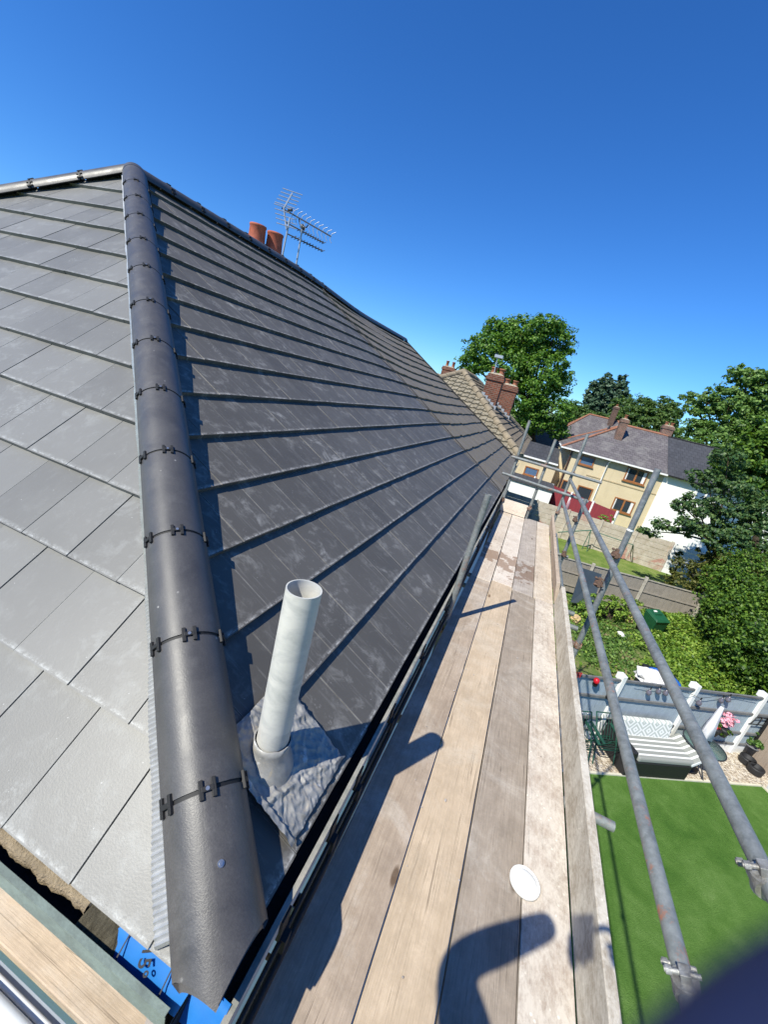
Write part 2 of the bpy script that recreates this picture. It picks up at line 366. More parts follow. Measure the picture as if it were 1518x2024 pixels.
M['b9'] = wood_mat('toe_board_plaster', (.28,.24,.185), (.4,.345,.275), .65, (.62,.58,.5))
M['b10'] = wood_mat('toe_board_plain', (.36,.28,.21), (.46,.37,.29), .12)
M['b11'] = wood_mat('end_board', (.42,.35,.28), (.56,.48,.4), .7, (.68,.6,.5), axis='X')
M['brick'] = brick_mat('brick_red'); M['brick_old'] = brick_mat('brick_sooty', (.2,.085,.055), (.1,.05,.04), (.22,.19,.16))
M['brick_dark'] = brick_mat('brick_brown', (.13,.06,.045), (.07,.04,.035), (.14,.12,.1))
M['terra'] = simple('terracotta', (.42,.11,.06), .8, 0, .35, 10, .2); M['terra2'] = simple('old_terracotta', (.34,.13,.07), .9, 0, .5, 14, .3)
M['cement'] = simple('cement_flaunching', (.4,.35,.26), .95, 0, .5, 12, .6, .1, bd=.02)
M['alu'] = simple('aerial_aluminium', (.45,.47,.5), .4, .5, .15); M['dkmetal'] = simple('dark_metal', (.05,.055,.065), .5, .4, .3)
M['house_wall'] = render_mat('white_render', (.66,.68,.7), .3); M['cream'] = render_mat('cream_render', (.6,.5,.33), .45); M['whitew'] = render_mat('white_house_render', (.8,.8,.77), .15)
M['glass'] = glass_mat('window_glass'); M['glass_blue'] = glass_mat('sky_tinted_pane', (.08,.14,.24))  # blue panes have the sky's reflection painted into their colour
M['brownframe'] = simple('brown_upvc', (.32,.13,.045), .4, 0, .2); M['curtain'] = simple('net_curtain', (.72,.72,.7), .9, 0, .1)
M['white'] = simple('white_paint', (.8,.8,.77), .5, 0, .08, 5)
M['red_fence'] = simple('maroon_paint', (.22,.028,.04), .7, 0, .25, 4, .2, stretch=(3,3,.3))
M['slate_far'] = None
def far_roof(name, c, c2, sc=3.2, row=.25):
    t = NT(name); tc = t.n('TexCoord'); sx = t.n('SeparateXYZ'); t.l(tc.outputs['Object'], sx.inputs[0])
    cb = t.n('CombineXYZ'); t.l(sx.outputs['X'], cb.inputs[0]); t.l(t.math('MULTIPLY', sx.outputs['Z'], 1.6), cb.inputs[1])
    b = t.n('TexBrick'); t.l(cb.outputs[0], b.inputs['Vector']); b.inputs['Scale'].default_value = 1
    b.inputs['Brick Width'].default_value = .3; b.inputs['Row Height'].default_value = row; b.inputs['Mortar Size'].default_value = .012
    b.inputs['Color1'].default_value = (*c, 1); b.inputs['Color2'].default_value = (*tuple(x*1.3 for x in c), 1); b.inputs['Mortar'].default_value = (*tuple(x*.45 for x in c), 1)
    n = t.noise(tc.outputs['Object'], 1.1, 6, .7, .5)
    col = t.mix(t.ramp(n, [(.48, 0.), (.68, .8)]), b.outputs['Color'], c2)
    t.bump(b.outputs['Fac'], -.5, .02); return t.fin(col, .8, 0, .3)
M['slate_far'] = far_roof('worn_slate', (.1,.09,.095), (.2,.19,.18)); M['slate_dark'] = far_roof('new_dark_tiles', (.045,.047,.055), (.06,.06,.068), row=.33)
M['roof_brown'] = far_roof('brown_tiles', (.14,.105,.085), (.2,.16,.12))
M['pantile'] = simple('buff_pantile', (.27,.235,.17), .9, 0, .35, 5, .3, c2=(.16,.14,.1)); M['pantile2'] = simple('brown_pantile', (.2,.165,.125), .9, 0, .35, 5, .3)
M['hipold'] = simple('buff_hip_tile', (.27,.22,.15), .9, 0, .4, 6, .3); M['hiporange'] = simple('orange_ridge', (.31,.135,.08), .85, 0, .3, 5, .2)
M['fence_wood'] = wood_mat('weathered_fence', (.2,.18,.155), (.32,.29,.25), 0, axis='Z', knots=False)
M['fence_grey'] = wood_mat('grey_painted_fence', (.26,.31,.35), (.36,.42,.47), 0, axis='Z', knots=False)
M['rail_grey'] = simple('grey_rail', (.17,.17,.17), .8, 0, .3, 8, .2)
M['concrete'] = simple('concrete_post', (.42,.39,.33), .95, 0, .3, 8, .4, .1)
t = NT('worn_painted_concrete'); v = t.coord(rndoff=False); n = t.noise(v, .9, 6, .7, .6)
col = t.mix(t.ramp(t.noise(v, 3, 6, .7), [(.35, 0.), (.65, 1.)]), (.36,.31,.24), (.52,.47,.4)); col = t.mix(t.ramp(n, [(.58, 0.), (.66, .75)]), col, (.4,.16,.13))
t.bump(t.noise(v, 20), .3, .01); M['conc_wall'] = t.fin(col, .9, 0, .2)
M['shed'] = wood_mat('shed_boards', (.24,.19,.15), (.32,.26,.21), 0, axis='Z', knots=False)
M['rattan'] = simple('black_rattan', (.012,.012,.014), .5, 0, .4, 60, .8, bd=.01)
M['green_metal'] = simple('green_metal', (.02,.09,.06), .5, .2, .3); M['frame_green'] = simple('swing_green', (.05,.16,.11), .6, .2, .3)
M['black'] = simple('black_paint', (.012,.012,.013), .5, 0, .3); M['black_pot'] = simple('black_pot', (.015,.015,.017), .6, 0, .3, 20, .3)
M['grey_pot'] = simple('grey_pot', (.13,.13,.14), .6, 0, .2)
M['pink'] = simple('pink_petals', (.7,.2,.3), .6, 0, .4, 30, c2=(.75,.45,.5)); M['redfl'] = simple('red_petals', (.55,.03,.03), .6, 0, .3, 30)
M['red'] = simple('red_lantern', (.5,.01,.02), .3, 0, .2); M['bulb'] = simple('smoky_bulb', (.13,.12,.15), .25, 0, .3, spec=.8)
M['parasol'] = simple('white_parasol_cloth', (.72,.71,.76), .85, 0, .2, 12, .4, stretch=(1,1,.3)); M['binG'] = simple('green_bin', (.012,.085,.035), .45, 0, .2)
M['slab'] = simple('paving_slab', (.42,.42,.41), .9, 0, .2, 3, .2); M['edging'] = simple('lawn_edging', (.62,.58,.46), .8, 0, .2)
M['rubble'] = simple('rubble', (.45,.4,.36), .95, 0, .4, 9, .5); M['slatebk'] = simple('board_blackgrey', (.035,.05,.065), .45, 0, .2)
M['bag'] = simple('white_bag', (.75,.75,.74), .6, 0, .2, 6, .4); M['bluetub'] = simple('blue_tub', (.02,.12,.45), .4, 0, .2)
t = NT('table_glass'); t.fin((.1,.17,.15), .15, 0, .8); t.b.inputs['Alpha'].default_value = .8; M['tglass'] = t.m
# striped and patterned cushions
t = NT('striped_cushion'); v = t.coord(rndoff=False); sx = t.n('SeparateXYZ'); t.l(v, sx.inputs[0])
s_ = t.math('SINE', t.math('MULTIPLY', t.math('ADD', t.math('MULTIPLY', sx.outputs['X'], -.471), t.math('MULTIPLY', sx.outputs['Y'], .882)), 2*math.pi/.125))
t.bump(t.noise(v, 14), .2, .01); M['stripe'] = t.fin(t.mix(t.ramp(s_, [(.46, 0.), (.54, 1.)]), (.25,.26,.24), (.7,.7,.69)), .85, 0, .2)
t = NT('patterned_cushion'); v = t.coord((1,1,1), rndoff=False); sx = t.n('SeparateXYZ'); t.l(v, sx.inputs[0])
a_ = t.math('ADD', t.math('MULTIPLY', sx.outputs['X'], .882), t.math('MULTIPLY', sx.outputs['Y'], .471))
dm = t.math('ADD', t.math('PINGPONG', a_, .17), t.math('PINGPONG', sx.outputs['Z'], .17))
M['diamond'] = t.fin(t.mix(t.ramp(t.math('MULTIPLY', t.math('PINGPONG', dm, .05), 20), [(.45, 0.), (.55, 1.)]), (.4,.43,.4), (.66,.67,.65)), .85, 0, .2)
del s_, a_, dm
# leaves
M['leaf_maple'] = leaf_mat('maple_leaves', (.022,.07,.01), (.07,.18,.02), (.17,.3,.04))
M['leaf_far'] = leaf_mat('far_leaves', (.03,.075,.02), (.075,.15,.035), (.14,.22,.055))
M['leaf_con'] = leaf_mat('conifer_needles', (.025,.06,.035), (.05,.105,.06), (.1,.16,.085), .15)
M['leaf_mid'] = leaf_mat('garden_tree_leaves', (.015,.05,.018), (.05,.115,.035), (.14,.22,.07))
M['leaf_yew'] = leaf_mat('dark_bush_leaves', (.012,.04,.005), (.055,.13,.014), (.16,.27,.035))
M['leaf_olive'] = leaf_mat('olive_bush_leaves', (.025,.045,.008), (.08,.1,.02), (.17,.17,.05))
M['leaf_weed'] = leaf_mat('bramble_leaves', (.045,.11,.015), (.14,.26,.03), (.3,.42,.07))
M['leaf_light'] = leaf_mat('light_tree_leaves', (.04,.1,.02), (.1,.2,.04), (.2,.32,.08))
M['bark'] = simple('bark', (.09,.07,.05), .95, 0, .4, 9, .8, .1, bd=.03, stretch=(3,3,.5))
M['petal_y'] = simple('yellow_rag', (.5,.42,.1), .8, 0, .5, 14, .5, c2=(.4,.25,.22))

# ------------------------------------------------------------------ setting: ground
G = -4.8
DX, DY = Vector((.882, .471, 0)), Vector((-.471, .882, 0))   # directions along / across the back garden
FP = Vector((3.40, 9.13, G))                                 # first white post
def ground_mat(name, stops, s1=2.2, s2=25, bump=.6, mid=None):
    t = NT(name); v = t.coord(rndoff=False); n = t.noise(v, s1, 7, .7, .3); n2 = t.noise(v, s2, 5, .7)
    f = t.math('ADD', t.math('MULTIPLY', n, .65), t.math('MULTIPLY', n2, .35)); col = t.ramp(f, stops)
    t.bump(n2, bump, .03); return t.fin(col, .95, 0, .1)
M['dirt'] = ground_mat('grassy_dirt', [(.35, (.05,.1,.02)), (.5, (.11,.16,.045)), (.58, (.3,.22,.13)), (.7, (.4,.32,.22))], .9)
M['grass'] = ground_mat('mown_grass', [(.32, (.07,.13,.02)), (.5, (.14,.2,.045)), (.62, (.22,.25,.08)), (.75, (.3,.28,.14))], 1.6, 30)
M['turf'] = ground_mat('artificial_turf', [(.3, (.045,.12,.018)), (.46, (.08,.17,.03)), (.56, (.11,.21,.045)), (.72, (.19,.3,.09))], 1.6, 60, 1.0)
t = NT('buff_gravel'); v = t.coord(rndoff=False); vo = t.n('TexVoronoi'); vo.inputs['Scale'].default_value = 26; t.l(v, vo.inputs['Vector'])
sp_ = t.n('SeparateColor'); t.l(vo.outputs['Color'], sp_.inputs[0])
t.bump(t.math('SUBTRACT', 1, vo.outputs['Distance']), 1, .03)
M['gravel'] = t.fin(t.ramp(sp_.outputs[0], [(0, (.3,.24,.17)), (.45, (.5,.42,.32)), (.8, (.66,.6,.5)), (1, (.25,.2,.17))]), .9, 0, .2)
def sheet(name, pts, z, mat, **k):
    m = MB(); m.add([(p[0], p[1], z) for p in pts], [tuple(range(len(pts)))]); return m.build(name, mat, kind='structure', **k)
m = MB(); m.add([(-900,-900,G-.004), (900,-900,G-.004), (900,900,G-.004), (-900,900,G-.004)], [(0,1,2,3)]); m.build('ground', M['grass'], kind='structure')
def gp(a, b): p = FP + DX*a + DY*b; return (p.x, p.y)
sheet('garden_soil', [gp(-6,.12), gp(14,.12), (14,19.4), (1.4,16.9), (-.6,12)], G+.004, M['dirt'])
sheet('gravel_bed', [gp(-4,-1.05), gp(3.95,-1.05), gp(4.6,-.6), gp(4.6,0), gp(-4,0)], G+.012, M['gravel'])
sheet('lawn', [gp(-4.5,-10), gp(3.72,-10), gp(3.72,-.92), gp(-4.5,-.92)], G+.02, M['turf'])
sheet('path', [gp(3.78,-10), gp(4.9,-10), gp(4.9,-.4), gp(3.78,-.95)], G+.016, M['slab'])
sheet('paving', [(-.6,-3), (2.4,-3), (2.4,16), (-.6,16)], G+.024, M['slab'])
m = MB(); m.bar((*gp(-4.5,-.9), G+.03), (*gp(3.74,-.9), G+.03), .045, .04); m.bar((*gp(3.74,-.88), G+.03), (*gp(3.74,-10), G+.03), .045, .04)
m.build('lawn_edging', M['edging'], label='pale timber edging strip around the artificial lawn', cat='edging')

# ------------------------------------------------------------------ main house
def bend_roof(v):  # bends the far roof down to meet ridge positions taken from image pixels
    s = min(1, max(0, (v.y - 6.5) / 3.7)); s = s*s*(3-2*s)
    return Vector((v.x, v.y, v.z - .033*s*max(0, (EX - v.x))))
EX, EY, EZ, VERGE, PARTY = -.2636, .4875, .2865, 13.14, 7.54  # house and neighbour numbers are scaled about the camera, factor already multiplied in
RXR = -4.745; RZ = EZ + (EX - RXR)*T1         # ridge
APY = (RZ - C2)/T2
U1, N1 = Vector((-math.cos(R(32)), 0, math.sin(R(32)))), Vector((math.sin(R(32)), 0, math.cos(R(32))))
U2, N2 = Vector((0, math.cos(R(40.5)), math.sin(R(40.5)))), Vector((0, -math.sin(R(40.5)), math.cos(R(40.5))))
def tiles(E, A, U, N, n_rows, g, width, a0, a1, cuts, cover=.012, thick=.021, seed=1, gap=.0032, jit=.0006):
    rr = random.Random(seed); m = MB()
    for i in range(n_rows):
        off = (i % 2)*width/2; a = a0 - width + off - .3
        while a < a1 + width:
            j = rr.uniform(-jit, jit); v0 = i*g + j*2; v1 = v0 + g + .05
            lo = .0 + rr.uniform(-.0015, .0015) - cover; hi_ = lo + thick + rr.uniform(-.001, .001)
            a_, b_ = a + gap/2, a + width - gap/2; tw = rr.uniform(-.0015, .0015)
            P = lambda s, v, w_: E + A*s + U*v + N*w_
            r = rr.random()
            m.hexa([P(a_, v0+tw, lo), P(b_, v0-tw, lo), P(b_, v1, lo-thick-.004), P(a_, v1, lo-thick-.004),
                    P(a_, v0+tw, hi_), P(b_, v0-tw, hi_), P(b_, v1, hi_-thick-.002), P(a_, v1, hi_-thick-.002)], rnd=r)
            a += width
    return m
def cut_build(m, cuts, name, mat, parent, fn=None):
    o = m.build(name, mat, parent); off = worldloc(parent)
    bm = bmesh.new(); bm.from_mesh(o.data)
    for co, no in cuts:
        bmesh.ops.bisect_plane(bm, geom=bm.verts[:]+bm.edges[:]+bm.faces[:], plane_co=Vector(co)-off, plane_no=Vector(no), clear_outer=True)
    for v in bm.verts: v.co = bend_roof(v.co + off) - off
    bm.to_mesh(o.data); bm.free(); return o
HD = Vector((-1/T1, 1/T2, 1)).normalized()            # hip direction
HB = Vector((EX, EY, EZ))
HN = Vector((HD.y, -HD.x, 0)).normalized()            # horizontal normal of hip line, towards front slope
LHD = Vector((-1/T1, -1/T2, -1))                      # left hip, going down
house = empty('house', (-4, 6, G), 'pale rendered house whose hipped roof has new dark grey slate-look tiles', 'house')
fr = tiles(Vector((EX, 0, EZ)), Vector((0,1,0)), U1, N1, 16, GF, TW, .3, PARTY, None, seed=3, thick=.030, cover=.017)
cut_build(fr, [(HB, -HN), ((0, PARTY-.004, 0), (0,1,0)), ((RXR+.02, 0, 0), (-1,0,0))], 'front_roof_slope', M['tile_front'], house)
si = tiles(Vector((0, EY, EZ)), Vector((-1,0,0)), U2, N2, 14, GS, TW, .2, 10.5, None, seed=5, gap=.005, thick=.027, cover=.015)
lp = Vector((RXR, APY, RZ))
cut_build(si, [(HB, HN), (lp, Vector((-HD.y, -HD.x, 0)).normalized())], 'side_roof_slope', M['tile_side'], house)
# dark underlay skins below the tiles so joints read dark
m = MB(); m.add([HB - N1*.035, Vector((EX, PARTY, EZ)) - N1*.035, Vector((RXR, PARTY, RZ)) - N1*.035, Vector((RXR, APY, RZ)) - N1*.035], [(0,1,2,3)])
m.add([HB - N2*.035, Vector((RXR, APY, RZ)) - N2*.035, Vector((-9.23, EY, EZ)) - N2*.035], [(0,1,2)])
cut_build(m, [((EX-.03, 0, 0), (1, 0, 0)), ((0, EY+.03, 0), (0, -1, 0))], 'roof_underlay', M['clip'], house)
# back slope (unseen from here) closes the roof
m = MB(); m.add([(RXR, APY, RZ), (RXR, PARTY, RZ), (-9.23, PARTY, EZ), (-9.23, EY, EZ)], [(0,1,2,3)])
cut_build(m, [], 'rear_roof_slope', M['tile_front'], house)
# walls, soffit, fascia
m = MB(); m.box((-9.0, .60, G), (-.40, PARTY, .13)); m.build('wall', M['house_wall'], house)
m = MB(); m.box((-.42, .61, .10), (-.35, PARTY, .12)); m.box((-9.0, .572, .10), (-.35, .61, .12)); m.build('soffit', M['upvc'], house)
m = MB(); m.box((-.348, .57, .09), (-.33, PARTY, .27)); m.box((-9.1, .55, .09), (-.33, .57, .27)); m.build('fascia', M['upvc'], house)
for wy in (2.4, 5.6):
    for wz in (-1.5, -3.9):
        m = MB(); m.box((-.44, wy, wz), (-.38, wy+1.3, wz+1.2)); wo = m.build('window', M['white'], house)
        m = MB(); m.box((-.40, wy+.07, wz+.07), (-.375, wy+.62, wz+1.13)); m.box((-.40, wy+.68, wz+.07), (-.375, wy+1.23, wz+1.13)); m.build('pane', M['glass'], wo)
# front gutter: box-section
def gutter_run(a, b, out, z, parent, lipmat, wdt=.112, dep=.095, outer='gutter_out'):
    a, b = Vector(a), Vector(b); out = Vector(out); up = Vector((0,0,1))
    def prof(pp, mat, name, par):
        mm = MB(); n = len(pp); seg = 24
        vs = [a.lerp(b, i/seg) + out*(x + (noise.noise(Vector((i*1.7, 0, 3)))*.0025)) + up*(y+z) for i in range(seg+1) for x, y in pp]
        fs = [(i*n+j, i*n+j+1, (i+1)*n+j+1, (i+1)*n+j) for i in range(seg) for j in range(n-1)]
        mm.add(vs, fs); return mm.build(name, mat, par)
    gu = prof([(-wdt, .0), (-wdt, -dep*.8), (-wdt*.75, -dep), (-.02, -dep), (0, -dep*.75), (0, -.002)], M[outer], 'gutter', parent)
    prof([(-.0135, -.001), (.0025, -.0005), (.0025, -.007)], lipmat, 'lip', gu)
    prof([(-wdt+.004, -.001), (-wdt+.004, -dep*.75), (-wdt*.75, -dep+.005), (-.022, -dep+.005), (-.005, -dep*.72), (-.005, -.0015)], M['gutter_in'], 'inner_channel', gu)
    return gu
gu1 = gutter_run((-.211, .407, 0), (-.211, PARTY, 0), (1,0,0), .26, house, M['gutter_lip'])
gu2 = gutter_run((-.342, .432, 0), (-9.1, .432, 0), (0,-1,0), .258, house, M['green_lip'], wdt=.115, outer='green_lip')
m = MB(); m.tube([(-.202, .45, .15), (-.2, 3, .14), (-.203, PARTY, .15)], .007, 8); m.tube([(-.193, .45, .07), (-.19, 3, .06), (-.193, PARTY, .07)], .012, 8); m.build('cable', M['clip'], house)  # thin black tubes run as dark lines below the gutter lip
for y in (.70, 1.0, 1.22, 1.62, 2.2, 2.9, 3.7, 4.6, 5.6, 6.7):
    m = MB(); m.box((-.215, y, .155), (-.203, y+.045, .245)); m.box((-.204, y+.006, .10), (-.185, y+.04, .16)); m.build('gutter_strap', M['clip'], house)  # added straps standing in for tube ends; their shade is the black colour
for x in (-1.5,):
    m = MB(); m.box((x, .42, .2), (x+.03, .445, .27)); m.box((x-.01, .44, .255), (x+.04, .465, .268)); m.build('gutter_strap', M['clip'], house)
# mortar fillet, old felt and blue membrane under the side eave
m = MB(); NM = 700; vs = []
for i in range(NM+1):
    x = -9.2 + 8.53*i/NM; d = .018 + .016*noise.noise(Vector((x*9, 0, 2))) + .007*noise.noise(Vector((x*40, 0, 7))); b_ = .003*noise.noise(Vector((x*60, 3, 0)))
    vs += [(x, .52, .274), (x, .496, .262+b_), (x, .494-d*.7, .257+b_*2), (x, .492-d, .246+b_), (x, .495-d, .225)]
m.add(vs, [(i*5+j, i*5+j+1, i*5+j+6, i*5+j+5) for i in range(NM) for j in range(4)], smooth=True)
o = m.build('mortar_fillet', M['mortar'], house)
m = MB(); m.hexa([(-.675,.449,.2215), (-.5365,.4505,.2215), (-.555,.509,.2585), (-.666,.509,.2585), (-.675,.447,.229), (-.541,.449,.229), (-.5735,.509,.266), (-.657,.509,.266)])
m.build('felt_patch', M['felt'], house, bevel=.004)
m = MB(); NX, NY = 34, 9; vs = []
for i in range(NX):
    for j in range(NY):
        x = -.60 + .378*i/(NX-1); f = j/(NY-1); yy = .5106 - .058*f; zz = .266 - .045*f*f - .012*f
        yy += .006*noise.noise(Vector((x*20, f*2, 0))); zz += .008*noise.noise(Vector((x*16, f*3, 5))); vs.append((x + .05*f*(1 if i == 0 else 0) , yy, zz))
m.add(vs, [(i*NY+j, (i+1)*NY+j, (i+1)*NY+j+1, i*NY+j+1) for i in range(NX-1) for j in range(NY-1)], smooth=True)
mem = m.build('eaves_membrane', M['blue'], house)
tc = bpy.data.curves.new('marking', 'FONT'); tc.body = '15°'; tc.size = .042; tc.extrude = .0008; tc.offset = .0006
to = bpy.data.objects.new('marking_tmp', tc); COL.objects.link(to)
bpy.context.view_layer.update(); me = bpy.data.meshes.new_from_object(to); bpy.data.objects.remove(to)
me.materials.append(M['clip']); me.name = 'marking'
mo = bpy.data.objects.new('marking', me); COL.objects.link(mo); mo.parent = mem
mo.location = at(285, 1868, z=.2625) - worldloc(mem); mo.rotation_euler = Matrix(((.55,.76,.0),(-.76,.55,0),(-.35,.1,1))).transposed().inverted().to_euler() if 0 else (R(14), R(10), R(-62))
for p in range(2):
    m = MB(); px_ = -.53 + .14*p; m.bar((px_, .505, .2705), (px_+.008, .4394, .238), .003, .002); m.build('marking_line', M['clip'], mem)

# hip tiles -----------------------------------------------------------------
def arc_tile(mb, p0, p1, up, side, r0, r1, th=.014, half=R(78), n=18, drop=0):
    vs = []
    for p, r in ((p0, r0), (p1, r1)):
        for rr_ in (r, r-th):
            for j in range(n+1):
                a = -half + 2*half*j/n; vs.append(p + side*math.sin(a)*rr_ + up*(math.cos(a)*rr_ - r + .0))
    q = n+1
    f = []
    for j in range(n): f += [(j, j+1, 2*q+j+1, 2*q+j), (q+j+1, q+j, 3*q+j, 3*q+j+1)]
    mb.add(vs, f, smooth=True)
    mb.add(vs, [(j+1, j, q+j, q+j+1) for j in range(n)] + [(2*q+j, 2*q+j+1, 3*q+j+1, 3*q+j) for j in range(n)])
    mb.add(vs, [(0, 2*q, 3*q, q), (n, q+n, 3*q+n, 2*q+n)])
HS = HD.cross(Vector((0,0,1))).normalized()            # points towards +x side (front slope)
HU = HS.cross(HD).normalized()
if HU.z < 0: HU = -HU
if HS.x < 0: HS = -HS
HR = .118; HOFF = .0905
joints = [1.046, 1.512, 1.962, 2.436, 2.916, 3.40, 3.876, 4.393, 4.888, 5.41, 5.865, 6.312, 6.78]
unit = math.sqrt(1/T1**2 + 1/T2**2 + 1)
def hpt(L): z = L/unit; return Vector(((C1 - z)/T1, (z - C2)/T2, z)) + HU*HOFF + HS*.038*max(0, 1 - (L-.4)/7)
segs = [.52] + joints + [RZ*unit + .02]
hip = None
ridge_part = empty('hip_ridge', (0,0,0)); ridge_part.parent = house; ridge_part.location = -house.location
def clip_h(c, dirv, side, up, s=1.0):
    m = MB()
    for e in (-1, 1): m.obox(c + side*e*.019*s, dirv*.028*s, side*.0068*s, up*.006)
    m.obox(c, dirv*.008*s, side*.019*s, up*.007); return m
for i in range(len(segs)-1):
    a, b = segs[i], segs[i+1]
    if b - a < .05: continue
    m = MB(); g_ = .006
    arc_tile(m, hpt(a+g_), hpt(b-g_), HU, HS, HR, HR-.001)
    o = m.build('hip_tile', M['hip'], ridge_part)
    if i == 0:
        bm = bmesh.new(); bm.from_mesh(o.data); off = worldloc(ridge_part)
        bmesh.ops.subdivide_edges(bm, edges=bm.edges[:], cuts=2)
        for co, no in (((EX+.032, 0, 0), (1,0,0)), ((0, EY-.03, 0), (0,-1,0))):
            bmesh.ops.bisect_plane(bm, geom=bm.verts[:]+bm.edges[:]+bm.faces[:], plane_co=Vector(co)-off, plane_no=Vector(no), clear_outer=True)
        bm.to_mesh(o.data); bm.free()
for k, L in enumerate(joints[:-1]):
    # dark seal recessed in the joint
    m = MB(); arc_tile(m, hpt(L-.02) - HU*.004, hpt(L+.02) - HU*.004, HU, HS, HR-.004, HR-.004, th=.01); m.build('joint_seal', M['clip'], ridge_part)
    for ang in (-62, -5, 64):
        a = R(ang); rad = HS*math.sin(a) + HU*math.cos(a); c = hpt(L) - HU*HR + rad*(HR+.001)
        tdir = HS*math.cos(a) - HU*math.sin(a)
        m = clip_h(c, HD, tdir, rad, .88); co_ = m.build('ridge_clip', M['clip'], ridge_part, bevel=.0015)
        if ang == -5 and k < 8:
            m = MB(); m.tube([c + rad*.004, c + rad*.0085], .0055, 12); m.build('screw', M['screw'], co_)
a0_ = hpt(.872); m = MB(); m.tube([a0_ - HU*.002 + HS*.0, a0_ + HU*.003], .0085, 16); m.tube([a0_+HU*.003, a0_+HU*.006], .0045, 10); m.build('screw', M['screw'], ridge_part)
# pleated foil strip along the left edge and dark flank on the right
TL = N2.cross(HD).normalized(); TL = -TL if TL.x > 0 else TL; TRt = N1.cross(HD).normalized(); TRt = -TRt if TRt.y < 0 else TRt
for sgn, mat, nm, N_, T_ in ((-1, M['strip'], 'pleated_hip_strip', N2, TL), (1, M['clip'], 'hip_strip_edge', N1, TRt)):
    m = MB(); L = .767; vs = []; step = .0075; end = 6.8; cnt = int((end-L)/step)
    for q in range(cnt+1):
        Lq = L + step*q; base = hpt(Lq) - HU*HOFF - HS*.038*max(0, 1 - (Lq-.4)/7)
        wv = .0075*(q % 2) + .004*noise.noise(Vector((Lq*3, 1, sgn))); wid = (.123 - .038*max(0, 1 - (Lq-.4)/7) + .026*max(0, 1 - (Lq-.767)/.9) if sgn < 0 else .13) + .006*noise.noise(Vector((Lq*5, 7, 0)))
        inn = base + T_*.065 + N_*(.03 + wv); outp = base + T_*wid*1.0 + N_*(.018 + wv)
        vs += [inn, outp, outp - N_*.006]
    m.add(vs, [(q*3+j, q*3+j+1, q*3+j+4, q*3+j+3) for q in range(cnt) for j in range(2)]); m.build(nm, mat, ridge_part)
# ridge
rp = empty('ridge', (0,0,0)); rp.parent = house; rp.location = -house.location
y = APY - .05; k = 0
while y < PARTY - .05:
    m = MB(); p0, p1 = Vector((RXR, y+.005, RZ+.079)), Vector((RXR, min(y+.45, PARTY)-.005, RZ+.079))
    arc_tile(m, bend_roof(p0), bend_roof(p1), Vector((0,0,1)), Vector((1,0,0)), .125, .125, half=R(80)); m.build('ridge_tile', M['hip'], rp)
    for ang in (5, 60):
        a = R(ang); rad = Vector((math.sin(a), 0, math.cos(a))); c = bend_roof(Vector((RXR, y+.45, RZ+.079))) - Vector((0,0,.125)) + rad*.127
        clip_h(c, Vector((0,1,0)), Vector((math.cos(a), 0, -math.sin(a))), rad).build('ridge_clip', M['clip'], rp)
    y += .45; k += 1
# far hip, going down to the left
lhd = LHD.normalized(); lhs = Vector((lhd.y, -lhd.x, 0)).normalized(); lhu = lhs.cross(lhd).normalized()
if lhu.z < 0: lhu = -lhu
p = Vector((RXR-.05, APY, RZ)); Lh = 0
lph = empty('far_hip_ridge', (0,0,0)); lph.parent = house; lph.location = -house.location
while Lh < 5.9:
    m = MB(); a, b = p + lhd*(Lh+.005) + lhu*.078, p + lhd*(Lh+.465) + lhu*.078
    arc_tile(m, a, b, lhu, lhs, .125, .125); m.build('hip_tile', M['hip'], lph)
    for ang in (-60, 0, 60):
        an = R(ang); rad = lhs*math.sin(an) + lhu*math.cos(an); c = p + lhd*(Lh+.47) + lhu*(.078-.125) + rad*.127
        clip_h(c, lhd, lhs*math.cos(an) - lhu*math.sin(an), rad).build('ridge_clip', M['clip'], lph)
    Lh += .475

# lead slate and vent pipe ---------------------------------------------------
def froof(x, y, o=0): return Vector((x, y, C1 - T1*x)) + N1*o
pr = None
PX, PY = -.474, .956
ls = MB(); NXL, NYL = 120, 132; vs = []
def lead_pt(i, j):
    u, v_ = i/(NXL-1), j/(NYL-1)
    x = -.289 + u*(-.325); y = .822 + v_*(.37)
    d = math.hypot(x-PX, y-PY)
    w_ = noise.noise(Vector((x*7, y*7, 2)))*.03; q1 = abs(noise.noise(Vector(((x+y)*13+w_*40, (x-y)*22, 0)))); q2 = abs(noise.noise(Vector((x*44, y*44+w_*30, 5)))); q3 = abs(noise.noise(Vector(((x-y)*17, (x+y)*30, 9))))
    h = .031 + .004*noise.noise(Vector((x*14, y*14, 0))) - .013*q1 - .004*q2 - .007*q3
    cr = abs((x+.39) - (y-.91)*.35 + .012*noise.noise(Vector((x*30, y*30, 9)))); h += .009*max(0, 1-cr/.012)
    e = min(u, 1-u, 1-v_)
    h -= .004*max(0, 1-e/.03)
    if v_ < .06: h += .010
    wob = .0025*noise.noise(Vector((x*25, y*25, 7)))
    return froof(x+wob, y+wob, max(.018, h))
for i in range(NXL):
    for j in range(NYL): vs.append(lead_pt(i, j))
ls.add(vs, [(i*NYL+j, (i+1)*NYL+j, (i+1)*NYL+j+1, i*NYL+j+1) for i in range(NXL-1) for j in range(NYL-1)], smooth=True)
ls.build('lead_flashing', M['lead'], house)
m = MB(); N_ = 30; vs = []
zb = C1 - T1*PX
